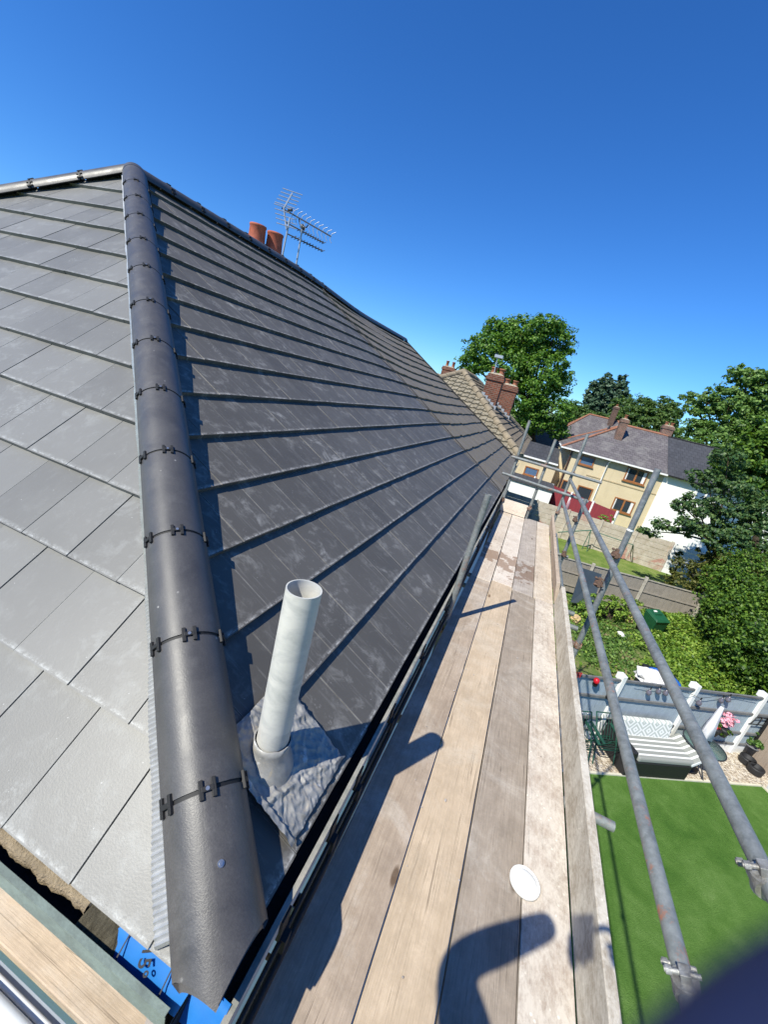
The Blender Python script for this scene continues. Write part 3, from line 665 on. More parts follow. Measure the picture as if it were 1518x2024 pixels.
for k, (r, z) in enumerate([(.098, zb+.012), (.070, zb+.035), (.0625, zb+.05), (.0605, zb+.075), (.0625, zb+.105), (.0585, zb+.104)]):
    for j in range(N_):
        a = 2*math.pi*j/N_; q = 1 + .035*noise.noise(Vector((math.cos(a)*3, math.sin(a)*3, z*16)))
        zz = z + (.006*noise.noise(Vector((math.cos(a)*2.2, math.sin(a)*2.2, 4))) if k > 3 else 0) + (-.0 + .62*-math.cos(a)*r if k == 0 else 0)
        vs.append((PX + r*q*math.cos(a), PY + r*q*math.sin(a), zz))
m.add(vs, [(k*N_+j, k*N_+(j+1) % N_, (k+1)*N_+(j+1) % N_, (k+1)*N_+j) for k in range(5) for j in range(N_)], smooth=True); m.build('lead_collar', M['lead'], house)
m = MB(); m.pipe((PX, PY, zb-.1), (PX+.003, PY+.004, 1.094), .0535, .0495, 48); m.build('vent_pipe', M['pipe'], house)

# own chimney behind the ridge and aerials
ch = empty('chimney', (0,0,0)); ch.parent = house; ch.location = -house.location
m = MB(); m.box((-6.2, 6.94, 2.2), (-5.41, 8.33, 3.29)); m.build('stack', M['brick_old'], ch)
m = MB(); m.hexa([(-6.24,6.9,3.29), (-5.37,6.9,3.29), (-5.37,8.37,3.29), (-6.24,8.37,3.29), (-6.1,7.08,3.4), (-5.55,7.08,3.4), (-5.55,8.2,3.4), (-6.1,8.2,3.4)]); m.build('cap', M['cement'], ch, bevel=.02)
for cx, cy in ((-5.966, 7.26), (-5.81, 7.585)):
    m = MB(); m.lathe((cx, cy, 3.37), [(.0,.0),(.166,.0),(.162,.05),(.153,.2),(.145,.37),(.155,.38),(.155,.41),(.12,.41),(.11,.2),(0,.2)], 24); m.build('chimney_pot', M['terra'], ch)
def aerial(name, base, top, label, build):
    r = empty(name, base, label, 'aerial', 'aerials on the own chimney'); m = MB(); m.tube([base, top], .018, 8); m.build('mast', M['alu'], r); build(r); return r
def yagi(r, a, b, nel, el, ev, name='boom', mat='dkmetal', elmat='alu', start=0, er=.006, curve=0):
    a, b = Vector(a), Vector(b); m = MB(); m.bar(a, b, .022, .022); m.build(name, M[mat], r)
    m = MB(); ev = Vector(ev)
    for i in range(nel):
        c = a.lerp(b, start + (1-start)*i/(nel-1)); L = el*(1 - .25*i/nel)
        if curve: m.tube([c - ev*L/2 + (b-a).normalized()*curve, c - ev*L/4, c, c + ev*L/4, c + ev*L/2 + (b-a).normalized()*curve], er, 6)
        else: m.tube([c-ev*L/2, c+ev*L/2], er, 6)
    m.build('elements', M[elmat], r)
AY = 8.1
a_top = at(585, 430, y=AY); a_base = at(557, 512, y=AY)
def b1_(r):
    p0, p1 = at(557, 412, y=AY), at(654, 468, y=AY+.35)
    yagi(r, p0, p1, 10, .27, (.25,.1,1), 'boom', 'dkmetal', 'alu', .22, .0065, .06)
    # grid reflector: two stacked wings
    a, b, c = at(578, 382, y=AY+.05), at(561, 412, y=AY), at(566, 454, y=AY-.05)
    for q0, q1, nm in ((a, b, 5), (b, c, 5)):
        m = MB(); m.bar(q0, q1, .022, .022); 
        for i in range(nm):
            k_ = q0.lerp(q1, i/(nm-.5)); m.tube([k_ - Vector((.17,.1,-.02)), k_ + Vector((.17,.1,.02))], .008, 6)
        m.build('reflector', M['alu'], r)
    m = MB(); m.tube([at(570, 415, y=AY), at(577, 416, y=AY)], .03, 8); m.build('junction_box', M['dkmetal'], r)
aerial('tv_aerial', a_base, at(573, 432, y=AY), 'bigger television aerial with grid reflector and curled directors beside the pots', b1_)
def b2_(r):
    yagi(r, at(566, 441, y=AY+.3), at(640, 481, y=AY+.7), 11, .2, (.5,.2,.3), 'boom', 'dkmetal', 'dkmetal', .35, .007)
    yagi(r, at(566, 462, y=AY+.3), at(638, 497, y=AY+.7), 11, .2, (.5,.2,.3), 'boom', 'dkmetal', 'dkmetal', .2, .007)
    pts = [at(591, 433, y=AY+.3), at(593, 444, y=AY+.3), at(598, 450, y=AY+.3), at(606, 450, y=AY+.3), at(609, 445, y=AY+.3)]
    m = MB(); m.tube(pts, .012, 6); m.build('cable', M['black'], r)
    m = MB(); m.tube([at(596, 447, y=AY+.3), at(601, 452, y=AY+.3)], .045, 8); m.build('clamp', M['dkmetal'], r)
aerial('tv_aerial', at(585, 527, y=AY+.3), at(598, 450, y=AY+.3), 'lower pair of thin dark yagi aerials on the leaning right-hand mast', b2_)

# neighbouring half with the old roof -----------------------------------------
old = empty('terraced_house', (-4, 11, G), 'adjoining house with weathered brown-grey roof tiles beyond the new dark roof', 'house')
fo = tiles(Vector((EX, 0, EZ)), Vector((0,1,0)), U1, N1, 16, GF, TW, PARTY, VERGE, None, seed=9, gap=.008, jit=.006, thick=.034, cover=.017)
cut_build(fo, [((0, VERGE, 0), (0,1,0)), ((0, PARTY+.004, 0), (0,-1,0)), ((RXR+.02, 0, 0), (-1,0,0))], 'front_roof_slope', M['tile_old'], old)
m = MB(); m.add([(RXR, PARTY, RZ), (RXR, VERGE, RZ), (-9.23, VERGE, EZ), (-9.23, PARTY, EZ)], [(0,1,2,3)])
m.add([(EX-.03, PARTY, EZ-.03), (EX-.03, VERGE, EZ-.03), (RXR, VERGE, RZ-.04), (RXR, PARTY, RZ-.04)], [(0,1,2,3)])
m.add([(EX, VERGE-.02, EZ-.04), (RXR, VERGE-.02, RZ-.04), (-9.23, VERGE-.02, EZ-.04)], [(0,1,2)]); cut_build(m, [], 'roof_base', M['tile_old'], old)
m = MB(); m.box((-9.0, PARTY, G), (-.40, VERGE-.1, .13)); m.build('wall', M['house_wall'], old)
m = MB(); m.box((-.348, PARTY, .09), (-.33, VERGE, .27)); m.build('fascia', M['upvc'], old)
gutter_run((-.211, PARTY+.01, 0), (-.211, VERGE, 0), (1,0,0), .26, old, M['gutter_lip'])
m = MB(); m.bar(bend_roof(Vector((EX, VERGE+.02, EZ-.02))), bend_roof(Vector((RXR, VERGE+.02, RZ-.02))), .03, .11); m.build('bargeboard', M['clip'], old)
y = PARTY
while y < VERGE - .1:
    m = MB(); arc_tile(m, bend_roof(Vector((RXR, y+.005, RZ+.079))), bend_roof(Vector((RXR, min(y+.45, VERGE)-.005, RZ+.079))), Vector((0,0,1)), Vector((1,0,0)), .122, .122, half=R(80)); m.build('ridge_tile', M['hip'], old); y += .45
# small cable across the roof joint
m = MB(); pts = [froof(x, PARTY + .03 + .02*math.sin(x*5), .03) for x in np.linspace(-.3, -4.6, 20)]
m.tube([bend_roof(p) for p in pts], .006, 6); m.build('cable', M['black'], old)

# ------------------------------------------------------------------ scaffold
GA, GB, GC = .064, .290, .520
def board(name, x0, x1, y0, y1, z0, mat, label, th=.036, warp=.004, sd=0, taper=0):
    rr = random.Random(sd); m = MB(); n = 40
    vs = []
    for i in range(n+1):
        f = i/n; y = y0 + (y1-y0)*f; w1 = .0016*noise.noise(Vector((y*3, sd, 0))); w2 = .0016*noise.noise(Vector((y*3, sd, 9))); wz = warp*noise.noise(Vector((y*.7, sd, 4)))
        vs += [(x0+w1+taper*f, y, z0+wz), (x1+w2, y, z0+wz), (x1+w2, y, z0+th+wz), (x0+w1+taper*f, y, z0+th+wz)]
    fs = [(i*4+j, i*4+(j+1) % 4, (i+1)*4+(j+1) % 4, (i+1)*4+j) for i in range(n) for j in range(4)] + [(3,2,1,0), (n*4, n*4+1, n*4+2, n*4+3)]
    m.add(vs, fs); return m.build(name, mat, bevel=.003, label=label, cat='scaffold board', group='boards of the scaffold walkway')
TZ = -.036
board('scaffold_board', -.205, GA-.004, -.9, 4.13, TZ, M['b1'], 'near grey-brown walkway board nearest the gutter', sd=1, taper=.045)
board('scaffold_board', GA+.001, GB-.006, -.9, 4.2, TZ, M['b2'], 'near tan walkway board, brightest wood, with a dark knot', sd=2)
board('scaffold_board', GB+.001, GC-.004, -.9, 4.15, TZ, M['b3'], 'near dull grey walkway board between the tan and the plastered one', sd=3)
board('scaffold_board', GC+.001, .700, -.9, 4.17, TZ, M['b4'], 'near plaster-splattered walkway board with the white lid on it', sd=4)
board('scaffold_board', -.150, .058, 4.14, 7.5, TZ+.002, M['b5'], 'far pale walkway board next to the gutter, partly damp', sd=5)
board('scaffold_board', .066, .278, 4.21, 7.5, TZ+.003, M['b5b'], 'far whitish walkway board with brown damp stains', sd=6)
board('scaffold_board', .284, .496, 4.16, 7.5, TZ+.002, M['b6'], 'far dark grey walkway board with a large wet patch', sd=7)
board('scaffold_board', .502, .700, 4.18, 7.5, TZ+.001, M['b7'], 'far pinkish walkway board beside the toe board', sd=8)
def upboard(pts_lo, pts_hi, th, mat, name, label, cat='toe board', group='toe boards of the scaffold'):
    a0, a1 = Vector(pts_lo[0]), Vector(pts_lo[1]); b0, b1 = Vector(pts_hi[0]), Vector(pts_hi[1]); n = (a1-a0).cross(b0-a0).normalized()*th
    m = MB(); m.hexa([a0, a1, a1+n, a0+n, b0, b1, b1+n, b0+n]); o = m.build(name, mat, bevel=.003, label=label, cat=cat, group=group); return o
upboard([(.704,-.9,0), (.704,4.16,0)], [(.702,-.9,.222), (.702,4.16,.222)], .037, M['b9'], 'toe_board', 'long near toe board splashed with white plaster, brown along its top edge')
upboard([(.706,4.2,0), (.706,7.35,0)], [(.655,4.2,.225), (.668,7.35,.225)], .037, M['b10'], 'toe_board', 'far brown toe board leaning inwards over the walkway')
upboard([(-.17,7.42,.01), (.27,7.42,.01)], [(-.19,7.44,.232), (.265,7.44,.232)], .037, M['b11'], 'toe_board', 'short stained toe board standing across the far end of the walkway')
m = MB(); m.hexa([(-3.2,.425,-.1), (-.52,.425,-.1), (-.30,.532,-.1), (-3.2,.538,-.1), (-3.2,.425,-.062), (-.52,.425,-.062), (-.30,.532,-.062), (-3.2,.538,-.062)])
m.build('scaffold_board', M['b8'], bevel=.003, label='tan board with nails lying beside the side gutter', cat='scaffold board')
for (x, y), r_ in (((-.86, .45), .008), ((-.80, .425), .005), ((-.73, .50), .004), ((-.95,.48), .004)):
    pass
m = MB(); m.box((-3, -.9, -.14), (-.40, .33, -.104)); m.build('scaffold_board', M['b4'], bevel=.003, label='plaster-stained board at the bottom left corner under the white pipe', cat='scaffold board')
m = MB(); m.hexa([(-2.6,.345,-.10), (-.60,.345,-.10), (-.60,.412,-.10), (-2.6,.412,-.10), (-2.6,.345,-.095), (-.60,.345,-.095), (-.60,.412,-.095), (-2.6,.412,-.095)])
m.build('plastic_trim', simple('grey_trim', (.3,.34,.4), .3, 0, .1), label='flat grey plastic trim lying under the white pipe at lower left', cat='trim')
m = MB(); m.tube([(-2.6,.345,-.062), (-.652,.345,-.062)], .024, 20); m.build('plastic_pipe', M['upvc'], label='glossy white plastic pipe lying at the lower left corner', cat='pipe')
m = MB(); m.tube([(-2.6,.385,-.082), (-.662,.385,-.082)], .009, 14); m.build('plastic_rod', M['upvc'], label='thin white plastic rod lying parallel to the bigger white pipe', cat='rod')

TR = .0242
def coupler(par, c, d1, d2, mat='coupler', s=1.0):
    c = Vector(c); d1, d2 = Vector(d1).normalized(), Vector(d2).normalized(); n = d1.cross(d2).normalized(); m = MB()
    for d, o_ in ((d1, -1), (d2, 1)):
        cc = c + n*o_*TR*0
        m.tube([cc-d*.026*s, cc+d*.026*s], TR+.007, 16)
        e = d.cross(n).normalized(); m.obox(cc + e*(TR+.016), d*.014, e*.016, n*.012); 
        m.tube([cc + e*(TR+.02) - n*.035, cc + e*(TR+.02) + n*.045], .0065, 8); m.tube([cc + e*(TR+.02) + n*.028, cc + e*(TR+.02) + n*.042], .011, 6)
    return m.build('coupler', M[mat], par, bevel=.001)
def tubeobj(a, b, label, mat='steel', group='scaffold standards', cat='scaffold tube', couplers=(), name='scaffold_tube', joint=None):
    a, b = Vector(a), Vector(b); r = empty(name, a, label, cat, group); n = max(2, int((b-a).length/.5))
    m = MB(); m.pipe(a, b, TR, TR-.004, 22); m.build('tube', M[mat], r)
    d = (b-a).normalized()
    for c, d2, cm in couplers: coupler(r, c, d, d2, cm)
    for j in joint or []:
        c = a + d*j; m = MB(); m.tube([c-d*.05, c+d*.05], TR+.004, 20); m.build('sleeve', M[mat], r)
    return r
tubeobj((-.212, 3.05, G), (-.18, 3.05, 1.10), 'upright tube by the gutter, halfway along the walkway', couplers=[((-.19,3.05,-.08),(0,1,0),'coupler')])
tubeobj((-.236, .90, G), (-.232, .90, -.02), 'short-topped upright tube at the near end of the gutter', 'steel_dark', couplers=[((-.236,.90,-.3),(0,1,0),'rcoupler')])
tubeobj((.955, 3.76, G), (.955, 3.78, 1.555), 'tallest dark upright outside the guard rails', 'steel_dark', couplers=[((.955,3.77,-.12),(1,0,0),'coupler'), ((.93,3.77,.79),(0,1,0),'rcoupler'), ((.9,3.77,.5),(0,1,0),'rcoupler')])
m = MB(); m.tube([(.955,3.78,1.02), (.955,3.78,1.035)], TR+.002, 20); m.build('tape', M['white'], label='white tape ring around the tallest dark upright', cat='tape')
tubeobj((.90, 6.1, G), (.90, 6.15, .82), 'second outer upright, standing behind both rails', 'steel_dark', couplers=[((.9,6.1,-.02),(0,1,0),'rcoupler'), ((.87,6.14,.5),(0,1,0),'rcoupler')])
tubeobj((-.17, 7.42, -.3), (-.18, 7.4, 1.62), 'left upright of the far end guard', couplers=[((-.175,7.4,.2),(1,0,0),'rcoupler'), ((-.175,7.4,.97),(1,0,0),'rcoupler')])
tubeobj((.30, 7.46, -.3), (.31, 7.4, 1.43), 'middle upright of the far end guard, ending lower than its neighbours', couplers=[((.30,7.42,.2),(1,0,0),'coupler'), ((.305,7.4,.97),(1,0,0),'rcoupler')])
tubeobj((.75, 7.44, G), (.74, 7.4, 1.64), 'right upright of the far end guard, reaching up to the yellow house gutter', couplers=[((.75,7.4,.28),(0,1,0),'coupler'), ((.75,7.4,.97),(1,0,0),'coupler')])
tubeobj((-.27, 7.36, .975), (1.2, 7.36, .965), 'upper cross rail of the far end guard', group='cross rails at the far end')
tubeobj((-.33, 7.36, .66), (1.12, 7.36, .61), 'lower cross rail of the far end guard', 'steel_rust', group='cross rails at the far end')
UN, UF = at(1494, 1690, x=.90), at(1127, 948, y=7.45); UD = (UF-UN).normalized()
LN, LF = at(1350, 1929, x=.80), at(1112, 988, y=7.4); LDr = (LF-LN).normalized()
tubeobj(UN - UD*2, UF, 'upper guard rail along the outside of the walkway', 'steel', 'guard rails along the walkway', couplers=[(at(1512,1742,x=.9),(.5,0,-1),'zcoupler')], joint=[5.9])
tubeobj(LN - LDr*2, LF, 'lower guard rail with rust-red stains along the walkway', 'steel_rust', 'guard rails along the walkway', couplers=[(at(1356,1950,x=.80),(.5,0,-1),'zcoupler')], joint=[6.4])
for i, (y, e, lb) in enumerate(((1.915, .965, 'nearest cross tube end sticking out under the toe board above the lawn'), (3.97, .945, 'second cross tube end poking out from under the toe board'), (4.28, .935, 'third cross tube end poking out just beyond the tall upright'), (6.2, .98, 'cross tube under the far boards'))):
    tubeobj((-.33, y, -.064), (e, y, -.064), lb, group='cross tubes under the boards')
tubeobj((-.14, -.9, -.115), (-.14, 7.5, -.115), 'long inner ledger tube below the boards beside the wall', 'steel_dark', group='ledger tubes')
tubeobj((.86, -.9, -.115), (.86, 7.5, -.115), 'long outer ledger tube below the toe board', group='ledger tubes')
# lid
lidr = MB(); c = Vector((.525, 1.362, .002)); n_ = 40
lidr.lathe(c, [(0,.010), (.040,.010), (.0435,.0075), (.052,.0075), (.054,.013), (.0575,.0135), (.0595,.0105), (.0605,.001), (.058,.001), (.0575,.0085), (0,.0045)], 48)
lidr.build('plastic_disc', M['white'], label='round white plastic tub lid lying on the plastered board', cat='lid')
m = MB(); 
for _ in range(26):
    c = Vector((-.35 + random.uniform(-.06,.07), .475 + random.uniform(-.035,.03), .07 + random.uniform(0,.03))); s = random.uniform(.005,.014)
    m.obox(c, Vector((s,s*.3,0)), Vector((-s*.3,s*.7,s*.2)), Vector((0,-s*.2,s*.6)))
m.build('mortar_crumbs', M['rubble'], kind='stuff', label='broken mortar crumbs in the corner of the gutter', cat='rubble')
m = MB()
for _ in range(60):
    x, y = random.uniform(-.12,.68), random.uniform(.5, 7.2); s = random.uniform(.0015,.005)
    m.obox((x,y,.002+s*.4), (s,0,0), (0,s*random.uniform(.6,1.6),0), (0,0,s*.4))
m.build('board_debris', M['rubble'], kind='stuff', label='small crumbs of plaster scattered on the walkway boards', cat='debris')

# ------------------------------------------------------------------ foliage helper
def leaves(name, mat, parent, pts, size, nrm=None, per=1, **tags):
    pts = np.asarray(pts, float); n = len(pts)
    if per > 1: pts = np.repeat(pts, per, 0) + rng.normal(0, size*.7, (n*per, 3)); n = len(pts)
    d = rng.normal(0, 1, (n, 3)); d[:, 2] = np.abs(d[:, 2])*.9 + .25
    if nrm is not None: d += np.repeat(nrm, per, 0)*1.1 if per > 1 else nrm*1.1
    d /= np.linalg.norm(d, axis=1, keepdims=True)
    a = np.cross(d, rng.normal(0, 1, (n, 3))); a /= np.linalg.norm(a, axis=1, keepdims=True)+1e-9; b = np.cross(d, a)
    s = size*rng.uniform(.6, 1.3, (n, 1))
    v = np.stack([pts - a*s, pts + b*s*.62 + d*s*.18, pts + a*s, pts - b*s*.62 + d*s*.18], 1).reshape(-1, 3)
    off = np.array(worldloc(parent)) if parent else np.zeros(3)
    loc = np.zeros(3)
    if not parent and 'kind' not in tags: loc = np.array([v[:,0].mean(), v[:,1].mean(), v[:,2].min()])
    v = v - off - loc
    me = bpy.data.meshes.new(name); me.vertices.add(4*n); me.vertices.foreach_set('co', v.ravel())
    me.loops.add(4*n); me.loops.foreach_set('vertex_index', np.arange(4*n)); me.polygons.add(n)
    me.polygons.foreach_set('loop_start', np.arange(0, 4*n, 4)); me.polygons.foreach_set('loop_total', np.full(n, 4))
    at_ = me.attributes.new('rnd', 'FLOAT', 'FACE'); at_.data.foreach_set('value', rng.random(n))
    me.materials.append(mat); me.update(); me.validate()
    o = bpy.data.objects.new(name, me); COL.objects.link(o); o.parent = parent; o.location = Vector(loc); return tag(o, **tags)
def clump_pts(blobs, n, clump=.0, cn=30, shell=.55):
    """points in ellipsoid blobs, gathered into leaf clumps near their surface"""
    vol = np.array([b[3]*b[4]*b[5] for b in blobs])**(2/3); cnt = (n*vol/vol.sum()).astype(int); P, Nn = [], []
    for b, c in zip(blobs, cnt):
        k = max(4, c//cn); d = rng.normal(0, 1, (k, 3)); d /= np.linalg.norm(d, axis=1, keepdims=True)
        r = shell + (1-shell)*rng.random((k, 1))**.6; r *= 1 + .13*rng.normal(0, 1, (k, 1))
        cc = d*r; sel = rng.integers(0, k, c); e = rng.normal(0, 1, (c, 3)); e /= np.linalg.norm(e, axis=1, keepdims=True)
        cs = clump*rng.uniform(.5, 1.3, (k, 1))
        p = np.array(b[:3]) + cc[sel]*np.array(b[3:6]) + e*cs[sel]*rng.random((c, 1))**.33*np.array([1,1,.6]); P.append(p); Nn.append(d[sel]*.5 + e*.8)
    return np.concatenate(P), np.concatenate(Nn)
def tree(name, base, blobs, mat, n, leaf, clump, label, cat='tree', group=None, trunk=.25, cn=30, shell=.5, limbs=True, bark='bark'):
    base = Vector(base); r = empty(name, base, label, cat, group)
    top = Vector((sum(b[0] for b in blobs)/len(blobs), sum(b[1] for b in blobs)/len(blobs), sum(b[2] for b in blobs)/len(blobs)))
    m = MB(); mid = base.lerp(top, .5) + Vector((trunk*.6, 0, 0)); m.tube([base, base.lerp(mid, .5), mid, top], [trunk*1.25, trunk, trunk*.8, trunk*.35], 10)
    if limbs:
        for b in blobs:
            c = Vector(b[:3]); st = base.lerp(top, random.uniform(.4, .75)); m.tube([st, st.lerp(c, .5) + Vector((0,0,.06*(c-st).length)), c, c + Vector((0,0,b[5]*.35))], [trunk*.45, trunk*.3, trunk*.18, trunk*.05], 6)
            for _ in range(4):
                e = c + Vector((random.uniform(-1,1)*b[3], random.uniform(-1,1)*b[4], random.uniform(-.7,1)*b[5]))*.62; m.tube([c, e], [trunk*.14, trunk*.03], 5)
    m.build('trunk', M[bark], r)
    P, Nn = clump_pts(blobs, n, clump, cn, shell); leaves('crown', mat, r, P, leaf, Nn); return r

# ------------------------------------------------------------------ grey fence and back garden
fence = empty('garden_fence', FP, 'light blue-grey panel fence with white concrete posts at the back of the lawn', 'fence')
def fpt(a, b, z): p = FP + DX*a + DY*b; return Vector((p.x, p.y, z))
for k in range(-3, 6):
    a = -.02 + 1.93*k
    m = MB(); m.obox(fpt(a, 0, G+.9), DX*.052, DY*.05, Vector((0,0,.9))); m.obox(fpt(a, .065, G+1.72), DX*.075, DY*.07, Vector((0,0,.07))); m.build('post', M['white'], fence, bevel=.008)
    m = MB(); m.obox(fpt(a+.965, .0, G+.12), DX*.91, DY*.02, Vector((0,0,.12))); m.build('gravel_board', M['white'], fence)
    m = MB(); nb = 16
    for i in range(nb):
        c = a+.055 + (i+.5)*1.82/nb; m.obox(fpt(c, .012 + .004*(i % 2), G+.97), DX*.06, DY*.006+DX*.004, Vector((0,0,.72)))
    pn = m.build('panel', M['fence_grey'], fence)
    for z, hh in ((G+1.68, .025), (G+1.2, .028), (G+.62, .028), (G+.28, .025)):
        m = MB(); m.obox(fpt(a+.965, -.018, z), DX*.905, DY*.02, Vector((0,0,hh))); m.build('rail', M['rail_grey'], pn)
# string of teardrop lanterns on the fence
FN = -DY
def on_fence(px, py, off=.08):
    d = ray(px, py); q = FP - DY*off; t_ = (q - CAM).dot(DY)/d.dot(DY); return CAM + d*t_
lg = 'teardrop lanterns strung along the grey fence'
lnames = ['leftmost of the two close smoky teardrop lanterns left of the rail', 'smoky teardrop lantern between two others on the middle fence panel', 'rightmost teardrop lantern of the first cluster of three', 'lowest-hanging teardrop lantern right of the middle post', 'round teardrop lantern above the folded parasol', 'last teardrop lantern before the right white post']
for (px, py), lb in zip([(1285,1364), (1304,1362), (1318,1365), (1384,1385), (1428,1380), (1442,1378)], lnames):
    p = on_fence(px, py); r = empty('hanging_lantern', p, lb, 'lantern', lg)
    m = MB(); m.lathe(p, [(0,-.13), (.035,-.115), (.055,-.08), (.05,-.04), (.022,0), (.02,.02), (0,.025)], 14); m.build('bulb', M['bulb'], r)
    m = MB(); m.tube([p+Vector((0,0,.02)), p+Vector((0,0,.09))], .012, 6); m.build('cap', M['black'], r)
pts = [on_fence(*q) for q in ((1255,1352), (1285,1358), (1304,1357), (1330,1362), (1368,1372), (1384,1380), (1400,1378), (1428,1374), (1460,1374), (1500,1382))]
m = MB(); m.tube(pts, .005, 5); m.build('lantern_string', M['black'], label='thin wire carrying the teardrop lanterns along the grey fence', cat='wire')
p = on_fence(1181, 1342); r = empty('red_lantern', p, 'small red globe lantern hanging at the fence top beside the toe board', 'lantern')
m = MB(); m.lathe(p, [(0,-.12), (.05,-.1), (.065,-.05), (.05,0), (.02,.02), (0,.02)], 16); m.build('globe', M['red'], r)
m = MB(); m.lathe(p, [(.055,-.115), (.05,-.16), (.02,-.19), (0,-.19)], 12); m.build('base', M['black'], r)
p = on_fence(1204, 1377, .1); m = MB(); m.obox(p, DX*.05, DY*.04, Vector((0,0,.05))); m.tube([p, p+FN*.1+Vector((0,0,-.1))], .02, 8); m.build('wall_lamp', M['black'], label='small black lamp fixed to the first white post', cat='lamp')
# bunting
p0 = on_fence(1136, 1326); p1 = on_fence(1152, 1330); m = MB()
for i in range(4):
    a, b = p0.lerp(p1, i/4), p0.lerp(p1, (i+.8)/4); m.hexa([a, b, b+FN*.004, a+FN*.004, (a+b)/2-Vector((.01,0,.14)), (a+b)/2-Vector((-.01,0,.14)), (a+b)/2-Vector((0,0,.14))+FN*.004, (a+b)/2-Vector((0,0,.14))+FN*.004])
m.build('bunting', M['redfl'], label='red and white bunting flags at the left end of the grey fence', cat='bunting')

# L-shaped rattan sofa
sofa = empty('rattan_sofa', (*gp(.9,-.6), G), 'black rattan corner sofa with patterned back cushion', 'sofa')
def gbox(m, a0, a1, b0, b1, z0, z1):
    m.hexa([fpt(a0,b0,z0), fpt(a1,b0,z0), fpt(a1,b1,z0), fpt(a0,b1,z0), fpt(a0,b0,z1), fpt(a1,b0,z1), fpt(a1,b1,z1), fpt(a0,b1,z1)]); return m
gbox(MB(), .12, 1.62, -.92, -.20, G+.02, G+.42).build('base', M['rattan'], sofa, bevel=.02)
m = MB(); gbox(m, .12, 1.62, -.20, -.08, G+.02, G+.8); gbox(m, .05, .17, -.92, -.08, G+.02, G+.66); m.build('backrest', M['rattan'], sofa, bevel=.02)
m = MB(); m.hexa([fpt(.22,-.34,G+.5), fpt(1.5,-.34,G+.5), fpt(1.5,-.22,G+.5), fpt(.22,-.22,G+.5), fpt(.22,-.26,G+.9), fpt(1.5,-.26,G+.9), fpt(1.5,-.14,G+.9), fpt(.22,-.14,G+.9)]); m.build('back_cushion', M['diamond'], sofa, bevel=.04)
m = MB(); m.obox(fpt(.98,-.58,G+.485), DX*.74, DY*.34, Vector((0,0,.06))); m.build('seat_cushion', M['stripe'], sofa, bevel=.035)
m = MB(); m.obox(fpt(1.68,-.58,G+.53) , DX*.13+Vector((0,0,.09)), DY*.35, Vector((0,0,.045))-DX*.03); m.build('side_cushion', M['stripe'], sofa, bevel=.03)
# round glass table with folded parasol
tp = at(1393, 1470, z=-4.08); tb = empty('garden_table', (tp.x, tp.y, G), 'round green glass garden table with curved black legs beside the sofa', 'table')
m = MB(); m.lathe((tp.x, tp.y, -4.1), [(0,.0),(.40,.0),(.40,.012),(0,.012)], 36); m.build('tabletop', M['tglass'], tb)
m = MB(); n_ = 36; m.tube([(tp.x+.405*math.cos(2*math.pi*i/n_), tp.y+.405*math.sin(2*math.pi*i/n_), -4.094) for i in range(n_+1)], .014, 8, caps=False); m.build('rim', M['dkmetal'], tb)
for k in range(4):
    a = k*math.pi/2+.5; m = MB(); e = Vector((math.cos(a), math.sin(a), 0)); c = Vector((tp.x, tp.y, 0))
    m.tube([c+e*.33+Vector((0,0,-4.11)), c+e*.12+Vector((0,0,-4.3)), c+e*.14+Vector((0,0,-4.5)), c+e*.36+Vector((0,0,G))], .014, 8); m.build('leg', M['dkmetal'], tb)
ptop = Vector((tp.x-.07, tp.y+.02, 0))
d_ = ray(1428, 1396); s_ = (ptop.x*d_.x + ptop.y*d_.y)/(d_.x**2+d_.y**2); zt = CAM.z + d_.z*s_
par = empty('parasol', (ptop.x, ptop.y, G), 'folded white parasol standing through the glass table', 'parasol')
m = MB(); m.lathe((ptop.x, ptop.y, zt), [(0,0), (.03,-.01), (.055,-.2), (.085,-.5), (.12,-.85), (.1,-.86), (0,-.86)], 14)
for i, v in enumerate(m.v): v += Vector((v.x-ptop.x, v.y-ptop.y, 0))*(.25*math.sin(i*2.3))
m.build('folded_canopy', M['parasol'], par)
m = MB(); m.tube([(ptop.x, ptop.y, G), (ptop.x, ptop.y, zt+.04)], .02, 10); m.build('pole', M['alu'], par)
m = MB(); m.lathe((ptop.x, ptop.y, G), [(0,.0),(.22,.0),(.22,.05),(.05,.09),(0,.09)], 24); m.build('base', M['black'], par)
# garden chairs
chairs_g = 'folding garden chairs left of the sofa'
def garden_chair(a, b, label):
    o_ = fpt(a, b, G); r = empty('garden_chair', o_, label, 'chair', chairs_g)
    def q(u, v, z): return fpt(a+u, b+v, G+z)
    for s in (-.25, .25):
        m = MB(); m.tube([q(s,-.25,.0), q(s,-.1,.42), q(s,.22,.95)], .013, 8); m.tube([q(s,.25,0), q(s,-.02,.42), q(s,-.22,.62)], .013, 8); m.build('side_frame', M['green_metal'], r)
        m = MB(); m.obox(q(s, -.02, .63), DX*.03, DY*.26+Vector((0,0,.03)), Vector((0,0,.018))); m.build('armrest', M['green_metal'], r, bevel=.008)
    m = MB(); m.tube([q(-.25,.22,.95), q(.25,.22,.95)], .013, 8)
    for i in range(7): t0 = -.21+.07*i; m.tube([q(t0,.2,.92), q(t0,.0,.45)], .006, 5)
    m.build('backrest', M['green_metal'], r)
    m = MB(); m.tube([q(-.25,-.25,.42), q(.25,-.25,.42), q(.25,.12,.42), q(-.25,.12,.42), q(-.25,-.25,.42)], .012, 8)
    for i in range(6): m.tube([q(-.24,-.2+.06*i,.42), q(.24,-.2+.06*i,.42)], .006, 5)
    m.build('seat', M['green_metal'], r)
    return r
garden_chair(-.22, -.42, 'green tubular garden chair between toe board and sofa')
